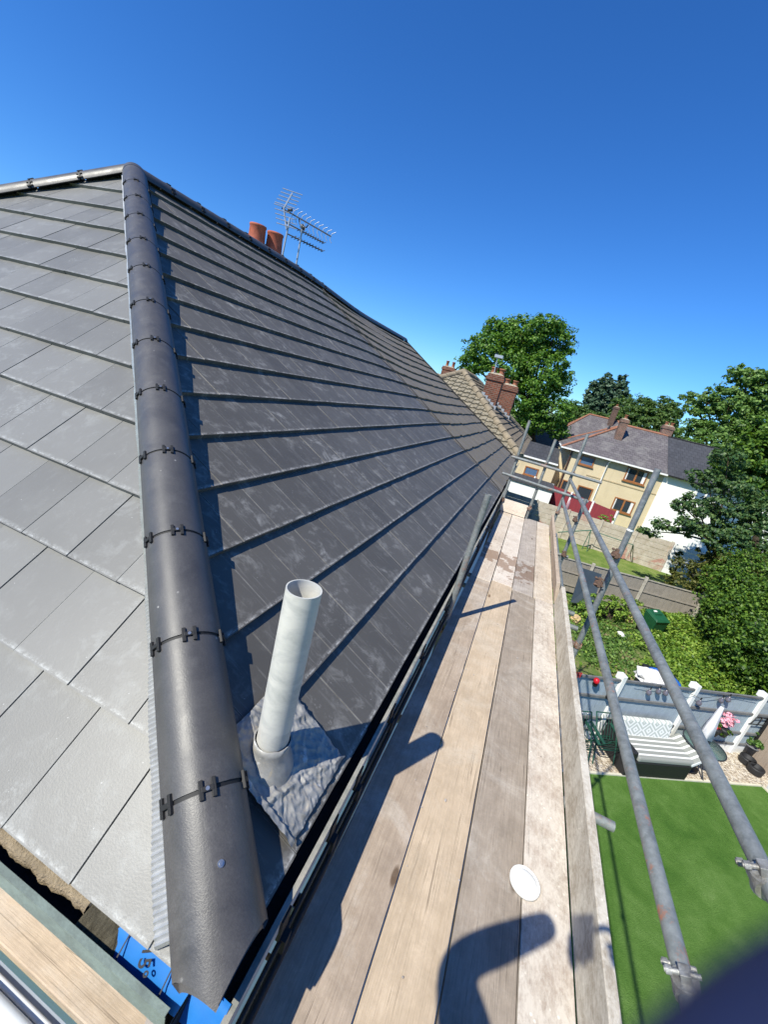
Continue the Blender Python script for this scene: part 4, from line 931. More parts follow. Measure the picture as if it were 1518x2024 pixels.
garden_chair(-.86, -.45, 'green tubular garden chair half hidden by the toe board')
# shed at the right
sc_ = Vector((7.22, 11.12, G)); sd_ = Vector((.471, -.882, 0)); shed = empty('garden_shed', sc_, 'brown boarded shed at the right end of the grey fence', 'shed')
m = MB()
for i in range(40): m.obox(sc_ + sd_*(.1+.14*i*.9) + DX*(.01*(i % 2)) + Vector((0,0,1.0)), sd_*.062, DX*.012, Vector((0,0,1.0)))
m.build('board_wall', M['shed'], shed)
m = MB(); q0 = sc_ + DX*.02; m.hexa([q0, q0+sd_*5, q0+sd_*5+DX*2.4, q0+DX*2.4, q0+Vector((0,0,2.0)), q0+sd_*5+Vector((0,0,2.0)), q0+sd_*5+DX*2.4+Vector((0,0,2.2)), q0+DX*2.4+Vector((0,0,2.2))]); m.build('body', M['shed'], shed)
m = MB(); m.bar(sc_ - DX*.015, sc_ - DX*.015 + Vector((0,0,2.0)), .05, .05, up=(1,0,0)); m.build('corner_trim', M['black'], shed)
# plant pot, black pots, flowers
pp = at(1474, 1490, z=G); pot = empty('plant_pot', pp, 'grey pot of green and white leaves against the last white post', 'plant pot')
m = MB(); m.lathe(pp, [(0,0),(.13,0),(.17,.3),(.185,.3),(.185,.33),(.15,.33),(0,.3)], 22); m.build('pot', M['grey_pot'], pot)
P, Nn = clump_pts([(pp.x, pp.y, G+.5, .2, .2, .2)], 420, .08, 12, .3); leaves('foliage', M['leaf_light'], pot, P, .045, Nn)
for i, ((px, py), lb) in enumerate((((1476, 1503), 'black ribbed rubber pot by the grey plant pot'), ((1492, 1521), 'black ribbed rubber pot nearest the shed boards'))):
    q = at(px, py, z=G+.08); rt = MB(); rt.lathe((q.x, q.y, G), [(0,0),(.13,0),(.155,.03),(.15,.06),(.16,.09),(.155,.12),(.165,.15),(.16,.18),(.12,.18),(.11,.1),(0,.1)], 24); rt.build('black_pot', M['black_pot'], label=lb, cat='pot', group='black rubber pots')
fb = on_fence(1428, 1432, .16); fl = empty('hanging_basket', fb, 'black hanging planter of pink and red flowers on the grey fence', 'hanging basket')
for s in (-.12, .14): m = MB(); q = fb + DX*s + Vector((0,0,-.3)); m.lathe(q, [(0,0),(.08,0),(.12,.16),(.12,.2),(0,.18)], 14); m.build('planter', M['black_pot'], fl)
q = fb + DX*.1 + Vector((0,0,.12)); P, Nn = clump_pts([(q.x, q.y, q.z, .15, .11, .18)], 200, .06, 10, .3); leaves('pink_flowers', M['pink'], fl, P, .04, Nn)
q = fb - DX*.16 + Vector((0,0,-.1)); P, Nn = clump_pts([(q.x, q.y, q.z, .1, .08, .1)], 60, .04, 8, .3); leaves('red_flowers', M['redfl'], fl, P, .03, Nn)
q = fb + Vector((0,0,-.12)); P, Nn = clump_pts([(q.x, q.y, q.z, .25, .12, .1)], 120, .05, 8, .3); leaves('foliage', M['leaf_yew'], fl, P, .035, Nn)
hb = on_fence(1500, 1432, .06); m = MB()
for k in range(3): m.tube([hb + DX*(-.25+.2*k), hb + DX*(-.2+.2*k)+Vector((0,0,.2)), hb + DX*(-.05+.2*k)+Vector((0,0,.22)), hb + DX*(-.02+.2*k)+Vector((0,0,.05))], .012, 6)
m.tube([hb+DX*(-.3), hb+DX*.4], .012, 6); m.build('wall_ornament', M['black'], label='black scrolled metal ornament on the fence above the plant pot', cat='ornament')
gpn = at(1147, 1405, z=-4.2); gno = empty('plant_pot', (gpn.x, gpn.y, G), 'white-topped plant pot peeping out beside the toe board', 'plant pot')
m = MB(); m.lathe((gpn.x, gpn.y, G), [(0,0),(.15,0),(.2,.5),(.2,.55),(0,.5)], 18); m.build('pot', M['black_pot'], gno)
P, Nn = clump_pts([(gpn.x, gpn.y, G+.75, .16, .16, .16)], 200, .06, 10, .3); leaves('flowers', M['white'], gno, P, .04, Nn)

# ------------------------------------------------------------------ wild garden beyond the fence
def wild_h(x, y):
    # height of the bramble cover
    f = max(0, min(1, (x - 4.3 - (y-11)*.18)/1.6)); return (.12 + .75*f)*(.75 + .5*noise.noise(Vector((x*.9, y*.9, 0))))
pts = []; nr = []
def inwild(x, y):
    p = Vector((x, y, 0)) - Vector((FP.x, FP.y, 0)); return p.dot(DY) > .25 and y < 17.0 + .22*(x-2.5)
while len(pts) < 36000:
    x, y = random.uniform(1.5, 11.5), random.uniform(8.8, 18.6)
    if not inwild(x, y): continue
    f = max(0, min(1, (x - 4.6 - (y-11)*.12)/1.2)); dens = .05 + .95*f
    if noise.noise(Vector((x*1.1, y*1.1, 5))) < -.05 and f < .6: dens *= .1
    if random.random() > dens: continue
    h = wild_h(x, y) + .05*random.random(); pts.append((x, y, G + h*random.uniform(.8, 1.02)))
leaves('bramble_cover', M['leaf_weed'], None, pts, .055, kind='stuff', label='bright green brambles and weeds covering the wild garden', cat='brambles')
# low grass tufts
gpts = []; 
while len(gpts) < 9000:
    x, y = random.uniform(1.5, 7), random.uniform(8.8, 18)
    if inwild(x, y) and noise.noise(Vector((x*.8, y*.8, 2))) > -.15: gpts.append((x, y, G+.03+.1*random.random()))
leaves('rough_grass', M['leaf_light'], None, gpts, .05, kind='stuff', label='rough tufts of grass in the neglected garden', cat='grass')
def bush(name, blobs, mat, n, leaf, label, clump=.25, cat='bush', cn=26):
    c = Vector((sum(b[0] for b in blobs)/len(blobs), sum(b[1] for b in blobs)/len(blobs), G)); r = empty(name, c, label, cat)
    m = MB()
    for b in blobs:
        for _ in range(3): m.tube([c + Vector((random.uniform(-.2,.2), random.uniform(-.2,.2), 0)), Vector(b[:3]) + Vector((random.uniform(-.3,.3)*b[3], random.uniform(-.3,.3)*b[4], .3*b[5]))], [.06, .015], 6)
    m.build('stems', M['bark'], r); P, Nn = clump_pts(blobs, n, clump, cn, .55); leaves('foliage', mat, r, P, leaf, Nn); return r
bush('bush', [(3.9,15.9,G+.45,.5,.5,.45), (4.6,16.3,G+.5,.6,.5,.5), (5.4,16.9,G+.5,.6,.4,.5)], M['leaf_weed'], 2600, .05, 'low leafy weeds at the foot of the weathered fence behind the dark panel', .12)
bush('bush', [(9.6,13.8,G+1.0,1.7,1.8,1.3), (9.2,16.2,G+1.2,1.5,1.7,1.6), (11.3,15.5,G+1.5,2,2.2,2.0), (8.7,17.6,G+.9,.9,1.0,1.0), (10.6,12.2,G+.6,1.6,1.2,.9)], M['leaf_yew'], 34000, .058, 'large dark green glossy bush filling the right side behind the brambles', .28)
qb = lambda px, py, y, a, b: (*at(px, py, y=y), a, a, b)
bush('bush', [qb(1462,1185,16.8,1.0,.9), qb(1490,1145,17.5,1.1,1.0), qb(1450,1225,16.0,.9,.8), qb(1500,1220,15.5,1.1,1.0), qb(1490,1285,13.8,1.0,.8), qb(1430,1150,18.2,.7,.7)], M['leaf_yew'], 36000, .05, 'dense dark glossy bush swallowing the right end of the weathered fence', .25)
bush('bush', [(9.3,20.2,G+1.6,1.3,1.3,1.7), (8.6,21.3,G+1.3,1.1,1.1,1.5), (10.6,20.6,G+1.8,1.4,1.3,1.9), (10.2,22.4,G+1.5,1.3,1.3,1.6)], M['leaf_olive'], 16000, .075, 'olive-brown conifer bush behind the weathered fence end', .22)
bush('bush', [(12.2,18.3,G+1.7,1.8,2,2.1), (13.8,20.5,G+2.2,2,2,2.6)], M['leaf_yew'], 11000, .08, 'tall dark bush at the right edge behind the olive-brown one', .28)
bush('bush', [(5.45,26.9,G+1.7,.5,.45,.35)], M['leaf_weed'], 700, .05, 'small round clipped bush showing over the concrete wall', .1)

# green wheelie bin leaning
b = at(1290, 1232, z=-4.3); b.z = 0; binr = empty('wheelie_bin', (b.x, b.y, G), 'green wheelie bin sunk among the brambles', 'bin')
m = MB(); m.hexa([(b.x-.25,b.y-.28,G), (b.x+.25,b.y-.28,G), (b.x+.25,b.y+.25,G), (b.x-.25,b.y+.25,G), (b.x-.31,b.y-.36,G+.98), (b.x+.31,b.y-.36,G+.98), (b.x+.31,b.y+.34,G+.98), (b.x-.31,b.y+.34,G+.98)]); m.build('body', M['binG'], binr, bevel=.02)
m = MB(); m.hexa([(b.x-.33,b.y-.4,G+.99), (b.x+.33,b.y-.4,G+.99), (b.x+.33,b.y+.36,G+1.03), (b.x-.33,b.y+.36,G+1.03), (b.x-.27,b.y-.32,G+1.06), (b.x+.27,b.y-.32,G+1.06), (b.x+.27,b.y+.3,G+1.12), (b.x-.27,b.y+.3,G+1.12)]); m.box((b.x-.16,b.y-.05,G+1.1), (b.x+.16,b.y-.01,G+1.13)); m.build('lid', M['binG'], binr, bevel=.015)
m = MB(); m.box((b.x-.08,b.y+.12,G+1.105),(b.x+.05,b.y+.2,G+1.128)); m.build('sticker', M['white'], binr)
for s in (-.27, .27): m = MB(); m.tube([(b.x+s-.02,b.y+.3,G+.1), (b.x+s+.02,b.y+.3,G+.1)], .1, 16); m.build('wheel', M['black'], binr)
binr.rotation_euler = (R(8), R(-7), R(28)); binr.scale = (.86, .86, .9)
# dark panel leaning on fence
tl, tr_, bl, br_ = at(1150, 1122, y=16.5), at(1190, 1135, y=16.62), at(1128, 1190, y=16.0), at(1172, 1198, y=16.1)
n_ = (tr_-tl).cross(bl-tl).normalized()*.03; m = MB(); m.hexa([bl, br_, br_+n_, bl+n_, tl, tr_, tr_+n_, tl+n_]); pn = m.build('dark_panel', M['slatebk'], label='dark blue-grey flat panel leaning against the weathered fence', cat='panel')
m = MB(); c = bl.lerp(tr_, .45) - n_*.6; u_ = (br_-bl).normalized(); v_ = (tl-bl).normalized(); m.obox(c, u_*.1, v_*.05, n_*.3); m.build('slot', M['black'], pn)
# litter and stones
rs = 'rubble stones at the edge of the brambles'
for i, ((px, py), s, lb) in enumerate((((1338,1302), .26, 'big pale stone block beside the upper guard rail'), ((1352,1316), .12, 'smaller buff stone just below the big stone block'), ((1372,1335), .2, 'long flat stone slab lying in the weeds'), ((1394,1352), .1, 'small broken stone at the end of the stone slab'))):
    p = at(px, py, z=G+.15); bm = bmesh.new(); bmesh.ops.create_icosphere(bm, subdivisions=2, radius=s)
    for v in bm.verts: v.co = Vector((v.co.x*1.3, v.co.y*.8, v.co.z*.6))*(1+.25*noise.noise(v.co*6+Vector((i,0,0))))
    me = bpy.data.meshes.new('rubble_stone'); bm.to_mesh(me); bm.free(); me.materials.append(M['rubble']); o = bpy.data.objects.new('rubble_stone', me); COL.objects.link(o); o.location = p; tag(o, lb, 'stone', rs)
for i, ((px, py), mt, lb, nm, s) in enumerate((((1240,1222), 'petal_y', 'crumpled yellow and pink rubbish heap near the bin', 'rubbish_heap', .22), ((1137,1222), 'petal_y', 'yellow rubbish beside the scaffold cross tube ends', 'rubbish_heap', .2), ((1228,1253), 'bag', 'small white crumpled bag on the rough grass', 'plastic_bag', .12), ((1288,1342), 'bag', 'white sheet heaped behind the grey fence', 'white_sheet', .34))):
    p = at(px, py, z=G+.1 if i < 3 else G+1.3); bm = bmesh.new(); bmesh.ops.create_icosphere(bm, subdivisions=3, radius=s)
    for v in bm.verts: v.co = Vector((v.co.x, v.co.y, v.co.z*.6))*(1+.5*noise.noise(v.co*9+Vector((i*3,0,0))))
    me = bpy.data.meshes.new(nm); bm.to_mesh(me); bm.free(); me.materials.append(M[mt]); o = bpy.data.objects.new(nm, me); COL.objects.link(o); o.location = p; tag(o, lb, 'rubbish')
p = at(1312, 1340, z=G+1.2); m = MB(); m.lathe((p.x, p.y, G), [(0,0),(.3,0),(.36,1.2),(.38,1.22),(.35,1.22),(.3,.9),(0,.9)], 20); m.build('water_butt', M['bluetub'], label='blue round tub behind the grey fence next to the white sheet', cat='tub')
p = at(1300, 1331, z=G+1.1); m = MB(); m.box((p.x-.3,p.y-.2,G),(p.x+.5,p.y+.3,G+1.1)); m.build('storage_box', M['black_pot'], bevel=.03, label='dark storage box behind the blue tub', cat='box')

# weathered fence
wf = empty('wooden_fence', (5.8, 18.1, G), 'weathered grey wooden panel fence with concrete posts between the gardens', 'fence')
wposts = [Vector((-.4,16.75,0)), Vector((1.65,17.1,0)), Vector((3.75,17.53,0)), Vector((5.85,18.15,0)), Vector((8.1,18.68,0)), Vector((10.1,19.2,0)), Vector((12.1,19.7,0))]
for i, p in enumerate(wposts):
    m = MB(); m.box((p.x-.06,p.y-.06,G), (p.x+.06,p.y+.06,-3.22)); m.build('post', M['concrete'], wf, bevel=.01)
    if i+1 < len(wposts):
        q = wposts[i+1]; d = (q-p).normalized(); nn = Vector((d.y,-d.x,0)); L = (q-p).length; m = MB(); k = 18
        for j in range(k): m.obox(p + d*(.08+(L-.16)*(j+.5)/k) + nn*(.006*(j % 2)) + Vector((0,0,-4.0)), d*((L-.16)/k*.54), nn*.007, Vector((0,0,.68+.006*random.random())))
        pn = m.build('panel', M['fence_wood'], wf)
        for z in (-3.31, -3.85, -4.4):
            m = MB(); m.bar(p+d*.07+nn*.03+Vector((0,0,z)), q-d*.07+nn*.03+Vector((0,0,z)), .03, .045); m.build('rail', M['concrete'] if z > -3.4 else M['fence_wood'], pn)
# concrete panel wall
cw = empty('concrete_wall', (5, 26, G), 'worn cream and red concrete panel wall across the far garden', 'wall')
for i in range(-2, 6):
    x = 1.35 + 1.86*i
    if i < 5:
        m = MB()
        for k in range(6): m.box((x+.06, 26.0+.004*(k % 2), G+.3*k+.008), (x+1.8, 26.06, G+.3*k+.292))
        m.build('panel', M['conc_wall'] if i < 4 else M['white'], cw)
    m = MB(); m.box((x-.06, 25.95, G), (x+.06, 26.09, G+1.84)); m.build('post', M['conc_wall'], cw)
sheet('far_lawn', [(-2,17.2), (2,17.4), (8,18.9), (14,20.4), (14,26), (-2,26)], G+.004, M['grass'])
# green swing frame
sw = empty('swing_frame', (6, 25.2, G), 'thin green metal swing frame in front of the concrete wall', 'swing')
A1, A2 = at(1168, 1048, y=25.2), at(1252, 1077, y=25.0)
m = MB(); m.tube([A1, A2], .022, 6); m.build('top_bar', M['frame_green'], sw)
for a, pxs in ((A1, ((1150,1085), (1160,1090))), (A2, ((1250,1112), (1243,1104)))):
    for k, q in enumerate(pxs): m = MB(); p = at(*q, z=G); m.tube([a, p], .022, 6); m.build('leg', M['frame_green'], sw)
m = MB(); m.tube([at(1103,1052,y=24.8), A1], .03, 6); m.build('side_bar', M['frame_green'], sw)
# red fence
rf = empty('red_fence', (5, 32, G), 'maroon painted panel fence with white posts in front of the cream house', 'fence')
ra, rb = Vector((2.15, 34.0, 0)), Vector((7.5, 29.3, 0)); dd = (rb-ra).normalized(); nn = Vector((dd.y, -dd.x, 0)); 
for k in range(-1, 4):
    p = ra + dd*(1.83*k+.3); m = MB(); m.obox(p+Vector((0,0,-3.82)), dd*.06, nn*.06, Vector((0,0,.98))); m.build('post', M['white'], rf)
    if k < 3:
        m = MB(); m.obox(p+dd*.915+Vector((0,0,-3.86)), dd*.855, nn*.02, Vector((0,0,.92))); pn = m.build('panel', M['red_fence'], rf)
        m = MB(); m.obox(p+dd*.915+nn*(-.03)+Vector((0,0,-3.5)), dd*.85, nn*.015, Vector((0,0,.03))); m.obox(p+dd*.915-nn*.03+Vector((0,0,-2.97)), dd*.85, nn*.015, Vector((0,0,.02))); m.build('rail', M['red_fence'], pn)
pw = at(1128, 985, y=30); pg = at(1120, 1008, y=30); r = empty('parasol', (pw.x, pw.y, G), 'small folded pink parasol in front of the maroon fence', 'parasol')
m = MB(); m.lathe((pw.x, pw.y, pw.z), [(0,0),(.08,-.3),(.16,-1.1),(0,-1.1)], 10); m.build('folded_canopy', simple('dusty_pink', (.42,.25,.3), .9), r); m = MB(); m.tube([(pw.x,pw.y,G),(pw.x,pw.y,pw.z)], .025, 8); m.build('pole', M['white'], r)

# ------------------------------------------------------------------ cream and white houses
WY = 36.0
def win(par, x0, x1, z0, z1, mat='brownframe', y=WY, lights=2, glass='glass', curtain=True):
    m = MB(); t = .09; m.box((x0,y-.05,z0),(x1,y+.04,z0+t)); m.box((x0,y-.05,z1-t),(x1,y+.04,z1)); m.box((x0,y-.05,z0+t),(x0+t,y+.04,z1-t)); m.box((x1-t,y-.05,z0+t),(x1,y+.04,z1-t))
    for k in range(1, lights): xm = x0+(x1-x0)*k/lights; m.box((xm-.06,y-.045,z0+t),(xm+.06,y+.04,z1-t))
    wo = m.build('window', M[mat], par); m = MB(); m.box((x0+.02,y-.01,z0+.02),(x1-.02,y+.01,z1-.02)); m.build('pane', M[glass], wo)
    m = MB(); m.box((x0-.06,y-.12,z0-.07),(x1+.06,y,z0-.005)); m.build('sill', M[mat], wo)
    if curtain:
        for a, b_ in ((x0+t, x0+t+.06*(x1-x0)), (x1-t-.13*(x1-x0), x1-t)): m = MB(); m.box((a,y-.022,z0+t),(b_,y-.012,z1-t)); m.build('curtain', M['curtain'], wo)
def hip_roof(par, x0, x1, y0, y1, z, h, mat, left_hip=True, right_hip=True, ridge='hiporange', rr=.1):
    d = (y1-y0)/2; ym = (y0+y1)/2; xa = x0 + (d if left_hip else 0); xb = x1 - (d if right_hip else 0)
    m = MB(); m.add([(x0,y0,z),(x1,y0,z),(xb,ym,z+h),(xa,ym,z+h),(x0,y1,z),(x1,y1,z)], [(0,1,2,3),(5,4,3,2),(4,0,3),(1,5,2),(0,4,5,1)]); ro = m.build('roof', M[mat], par)
    m = MB(); m.tube([(xa,ym,z+h+.02),(xb,ym,z+h+.02)], rr, 8)
    if left_hip: m.tube([(x0,y0,z+.02),(xa,ym,z+h+.02)], rr, 8); m.tube([(x0,y1,z+.02),(xa,ym,z+h+.02)], rr, 8)
    if right_hip: m.tube([(x1,y0,z+.02),(xb,ym,z+h+.02)], rr, 8)
    m.build('ridge', M[ridge], ro); return ro
def stack(par, cx, cy, z0, z1, w, d, pots, mat='brick_old', name='chimney', potmat='terra2', flash=True, ph=.3, top=None):
    c = MB(); c.box((cx-w/2,cy-d/2,z0),(cx+w/2,cy+d/2,z1-.25)); c.box((cx-w/2-.05,cy-d/2-.05,z1-.25),(cx+w/2+.05,cy+d/2+.05,z1-.1)); c.box((cx-w/2-.01,cy-d/2-.01,z1-.1),(cx+w/2+.01,cy+d/2+.01,z1)); co = c.build(name, M[mat], par)
    m = MB(); m.hexa([(cx-w/2,cy-d/2,z1),(cx+w/2,cy-d/2,z1),(cx+w/2,cy+d/2,z1),(cx-w/2,cy+d/2,z1),(cx-w/4,cy-d/4,z1+.08),(cx+w/4,cy-d/4,z1+.08),(cx+w/4,cy+d/4,z1+.08),(cx-w/4,cy+d/4,z1+.08)]); m.build('cap', M['cement'], co)
    for k in range(pots):
        px_ = cx + (k-(pots-1)/2)*w*.5; m = MB(); m.lathe((px_,cy,z1), [(0,0),(.14,0),(.12,.08),(.11,ph-.06),(.14,ph-.05),(.14,ph),(.09,ph),(.09,.1),(0,.1)], 14); m.build('chimney_pot', M[potmat], co)
    return co
cream = empty('cream_house', (6.2, 40, G), 'cream rendered house with brown windows, worn slate roof and orange ridge', 'house')
m = MB(); m.box((2.93, WY, G), (9.7, WY+8, -.02)); m.box((2.3, WY+1.2, G), (2.93, WY+7, -.02)); m.build('wall', M['cream'], cream)
hip_roof(cream, 2.1, 9.74, WY-.35, WY+8.3, -.06, 2.75, 'slate_far', True, False)
m = MB(); m.box((2.05, WY-.47, -.14), (9.74, WY-.34, -.03)); m.tube([(2.1, WY-.4, -.08), (2.1, WY+4, -.08)], .06, 8); m.build('gutter', M['white'], cream)
m = MB(); m.tube([(5.85, WY-.38, -.1), (5.75, WY-.1, -.35), (5.72, WY-.08, -2.0), (5.72, WY-.08, -4.6)], .055, 8); m.build('downpipe', M['white'], cream)
m = MB(); m.tube([(2.98, WY-.06, -.1), (2.98, WY-.06, -4.6)], .07, 8); m.build('downpipe', simple('brown_pipe', (.07,.03,.02), .5), cream)
m = MB(); m.box((4.6, WY-.03, -1.74), (9.7, WY, -1.66)); m.build('string_course', simple('band_dark_cream', (.4,.31,.18), .9), cream)  # string course coloured darker than the cream wall
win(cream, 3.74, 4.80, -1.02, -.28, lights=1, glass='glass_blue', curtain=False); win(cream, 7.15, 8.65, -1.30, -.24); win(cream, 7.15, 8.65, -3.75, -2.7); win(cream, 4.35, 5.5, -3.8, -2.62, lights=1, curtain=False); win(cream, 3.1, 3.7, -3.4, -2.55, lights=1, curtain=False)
stack(cream, 6.05, 38.4, 1.2, 3.1, .55, .75, 1, 'brick_old', ph=.35); stack(cream, 9.55, 40.2, 2.3, 3.45, .8, .6, 2, 'brick_old')
m = MB(); m.tube([(5.2,38.9,2.0),(5.25,38.9,2.35)], .09, 10); m.build('roof_vent', M['dkmetal'], cream)
white = empty('white_house', (13.5, 40, G), 'white rendered house with a smooth dark roof joined to the cream one', 'house')
m = MB(); m.box((9.7, WY-.05, G), (17.5, WY+8, -.02)); m.build('wall', M['whitew'], white)
hip_roof(white, 9.76, 17.8, WY-.4, WY+8.3, -.06, 2.7, 'slate_dark', False, True, 'clip', .07)
m = MB(); m.box((9.8, WY-.5, -.14), (17.8, WY-.39, -.03)); m.build('gutter', M['black'], white)
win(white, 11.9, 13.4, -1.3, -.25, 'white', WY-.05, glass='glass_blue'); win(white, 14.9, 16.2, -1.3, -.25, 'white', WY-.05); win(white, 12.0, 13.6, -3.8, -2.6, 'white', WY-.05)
stack(white, 15.3, 39.8, 1.8, 3.4, .9, .6, 1, 'brick_dark')
m = MB(); m.tube([(15.6,39.8,3.4),(15.6,39.8,4.4)], .02, 6); m.box((15.45,39.7,4.3),(15.8,39.8,4.42)); m.build('aerial', M['alu'], white)
# cream outshoot with grey lean-to roof
ot = empty('extension', (.8, 37, G), 'cream single-storey extension with a grey felt roof left of the cream house', 'extension')
m = MB(); m.box((-1.3, WY-.2, G), (2.3, WY+4, -1.55)); m.build('wall', M['cream'], ot)
m = MB(); m.hexa([(-1.5,WY-.45,-1.55),(2.3,WY-.45,-1.55),(2.3,WY+4,-1.0),(-1.5,WY+4,-1.0),(-1.5,WY-.45,-1.45),(2.3,WY-.45,-1.45),(2.3,WY+4,-.55),(-1.5,WY+4,-.55)]); m.build('roof', M['slate_dark'], ot)
m = MB(); m.box((-1.5,WY-.5,-1.6),(2.32,WY-.45,-1.47)); m.build('fascia', M['white'], ot)
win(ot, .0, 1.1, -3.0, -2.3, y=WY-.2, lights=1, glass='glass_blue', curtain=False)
# white garden store
gs = empty('white_store', (1, 31, G), 'low white painted store with a dark open side beyond the scaffold end', 'outbuilding')
m = MB(); m.box((-1.6, 30.5, G), (2.3, 34, -2.95)); m.build('wall', M['whitew'], gs); m = MB(); m.box((-1.7,30.4,-2.95),(2.4,34.1,-2.85)); m.build('roof', M['slate_dark'], gs)
# brick bungalow behind
bb = empty('brick_house', (0, 48, G), 'brown brick house with white windows under the big tree', 'house')
m = MB(); m.box((-4, 46, G), (4.5, 53, -.9)); m.build('wall', M['brick_dark'], bb); hip_roof(bb, -4.4, 4.9, 45.6, 53.4, -.9, 2.3, 'roof_brown', True, True, 'roof_brown')
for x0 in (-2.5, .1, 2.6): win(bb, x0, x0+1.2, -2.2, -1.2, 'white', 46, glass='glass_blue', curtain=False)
m = MB(); m.box((-4.2,45.55,-1.05),(4.7,45.62,-.88)); m.build('gutter', M['white'], bb)
stack(bb, -1.6, 49, .5, 2.2, .7, .5, 2, 'brick_dark')
# houses farther back
h2 = empty('grey_roofed_house', (6.5, 58, G), 'farther white house with a grey roof, orange hip and thin chimney', 'house')
m = MB(); m.box((1.5, 54, G), (12, 61, -.3)); m.build('wall', M['whitew'], h2); hip_roof(h2, 1.2, 12.3, 53.6, 61.4, -.3, 3.7, 'slate_far', True, True)
stack(h2, 7.6, 57, 2.4, 4.9, .6, .6, 1, 'brick_dark')
# hip-roofed neighbour with two stacks
nb = empty('pantiled_house', (-4, 21, G), 'neighbouring house with buff ribbed tiles, pale hip tiles and brick stacks', 'house')
nx0, nx1, ny0, ny1, nz = -7.12, -.259, 14.25, 25.07, .286; nh = 2.36; xm = -3.626; ay0, ay1 = 18.04, 21.65
m = MB(); m.box((-6.85, 14.5, G), (-.53, 24.8, .2)); m.build('wall', M['brick'], nb)
def rib_slope(a, b, c, d, rows, ribs, mat, name, tri=False):
    # a,b eave; c,d top (c above b, d above a); stepped ribbed tiles
    m = MB(); a, b, c, d = map(Vector, (a, b, c, d)); n = (b-a).cross(d-a).normalized()
    for i in range(rows):
        f0, f1 = i/rows, (i+1)/rows
        for j in range(ribs*2):
            g0, g1 = j/(ribs*2), (j+1)/(ribs*2); hh = .05 if j % 2 else .015
            p = lambda g, f: a.lerp(b, g).lerp(d.lerp(c, g), f)
            m.hexa([p(g0,f0), p(g1,f0), p(g1,f1), p(g0,f1), p(g0,f0)+n*(hh+.05), p(g1,f0)+n*(hh+.05), p(g1,f1)+n*hh*.6, p(g0,f1)+n*hh*.6])
    return m.build(name, M[mat], nb)
A, B, Cc, D_ = (nx0,ny0,nz), (nx1,ny0,nz), (xm,ay0,nz+nh), (xm,ay1,nz+nh)
# hip end as a rectangle clipped to its triangle
def clipped(a, b, up, rows, ribs, cuts, mat, name):
    a, b, up = Vector(a), Vector(b), Vector(up); o = rib_slope(a, b, b+up, a+up, rows, ribs, mat, name); off = worldloc(nb); bm = bmesh.new(); bm.from_mesh(o.data)
    for co, no in cuts: bmesh.ops.bisect_plane(bm, geom=bm.verts[:]+bm.edges[:]+bm.faces[:], plane_co=Vector(co)-off, plane_no=Vector(no), clear_outer=True)
    bm.to_mesh(o.data); bm.free()
def vn(p, q, s): d = Vector(q)-Vector(p); n = Vector((d.y, -d.x, 0)).normalized(); return n*s
e1 = vn(B, Cc, 1); e1 = e1 if e1.x > 0 else -e1
e2 = vn(A, Cc, 1); e2 = e2 if e2.x < 0 else -e2
clipped(A, B, (0, ay0-ny0, nh), 15, 26, [(B, e1), (A, e2)], 'pantile', 'hip_end_slope')
e3 = -e1; B2 = (nx1, ny1, nz); e4 = vn(B2, D_, 1); e4 = e4 if e4.y > 0 else -e4
clipped(B, B2, (xm-nx1, 0, nh), 15, 40, [(B, e3), (B2, e4)], 'pantile2', 'side_slope')
m = MB(); m.add([A, (nx0,ny1,nz), D_, Cc, B2, B], [(0,1,2,3), (1,4,2), (0,5,4,1)]); m.build('rear_slope', M['pantile2'], nb)
for p, q, nm in ((B, Cc, 'hip_tiles'), (A, Cc, 'hip_tiles'), (Cc, D_, 'ridge_tiles'), (B2, D_, 'hip_tiles')):
    m = MB(); p, q = Vector(p), Vector(q); L = (q-p).length; k = int(L/.42)
    for i in range(k): m.tube([p.lerp(q, i/k)+Vector((0,0,.06)), p.lerp(q, (i+.97)/k)+Vector((0,0,.05))], [.13, .115], 10)
    m.build(nm, M['hipold'], nb)
for (cx, cy, ztop, w_, d2) in ((-2.33, 18.7, 2.904, .666, .57), (-1.94, 21.83, 2.765, .786, .555)):
    co = stack(nb, cx, cy, .9, ztop, w_, d2, 2, 'brick', ph=.28)
    m = MB(); m.box((cx-w_/2-.03, cy-d2/2-.03, 1.0), (cx+w_/2+.03, cy+d2/2+.03, nz+(nx1-cx+w_/2)*nh/(nx1-xm)+.02)); 
    m = MB()
    for k in range(5): xx = cx-w_/2-.04 + (w_+.1)*k/5; zz = nz+(nx1-xx)*nh/(nx1-xm); m.box((xx, cy-d2/2-.035, zz-.22), (xx+(w_+.1)/5, cy-d2/2-.012, zz+.12))
    m.build('lead_flashing', M['alu'], co)
m = MB(); pa = at(975, 745, y=18.5); pb = at(984, 705, y=18.5); m.tube([pa, pb], .02, 6); m.box((pb.x-.12,pb.y-.1,pb.z-.05),(pb.x+.22,pb.y+.1,pb.z+.06)); m.build('aerial', M['alu'], nb)
fs = empty('far_chimney_house', (-9, 34, G), 'house whose small brick chimney and pots just show behind the old roof', 'house')
pc = at(884, 745, y=34); m = MB(); m.box((-14, 31, G), (-4.5, 38, .3)); m.build('wall', M['brick'], fs)
hip_roof(fs, -14.3, -4.2, 30.6, 38.4, .3, 2.6, 'roof_brown', True, True, 'hipold'); pt = at(885, 727, y=34); stack(fs, pt.x+.15, 34, 2, pt.z+.05, 1.0, .6, 2, 'brick', ph=.45)

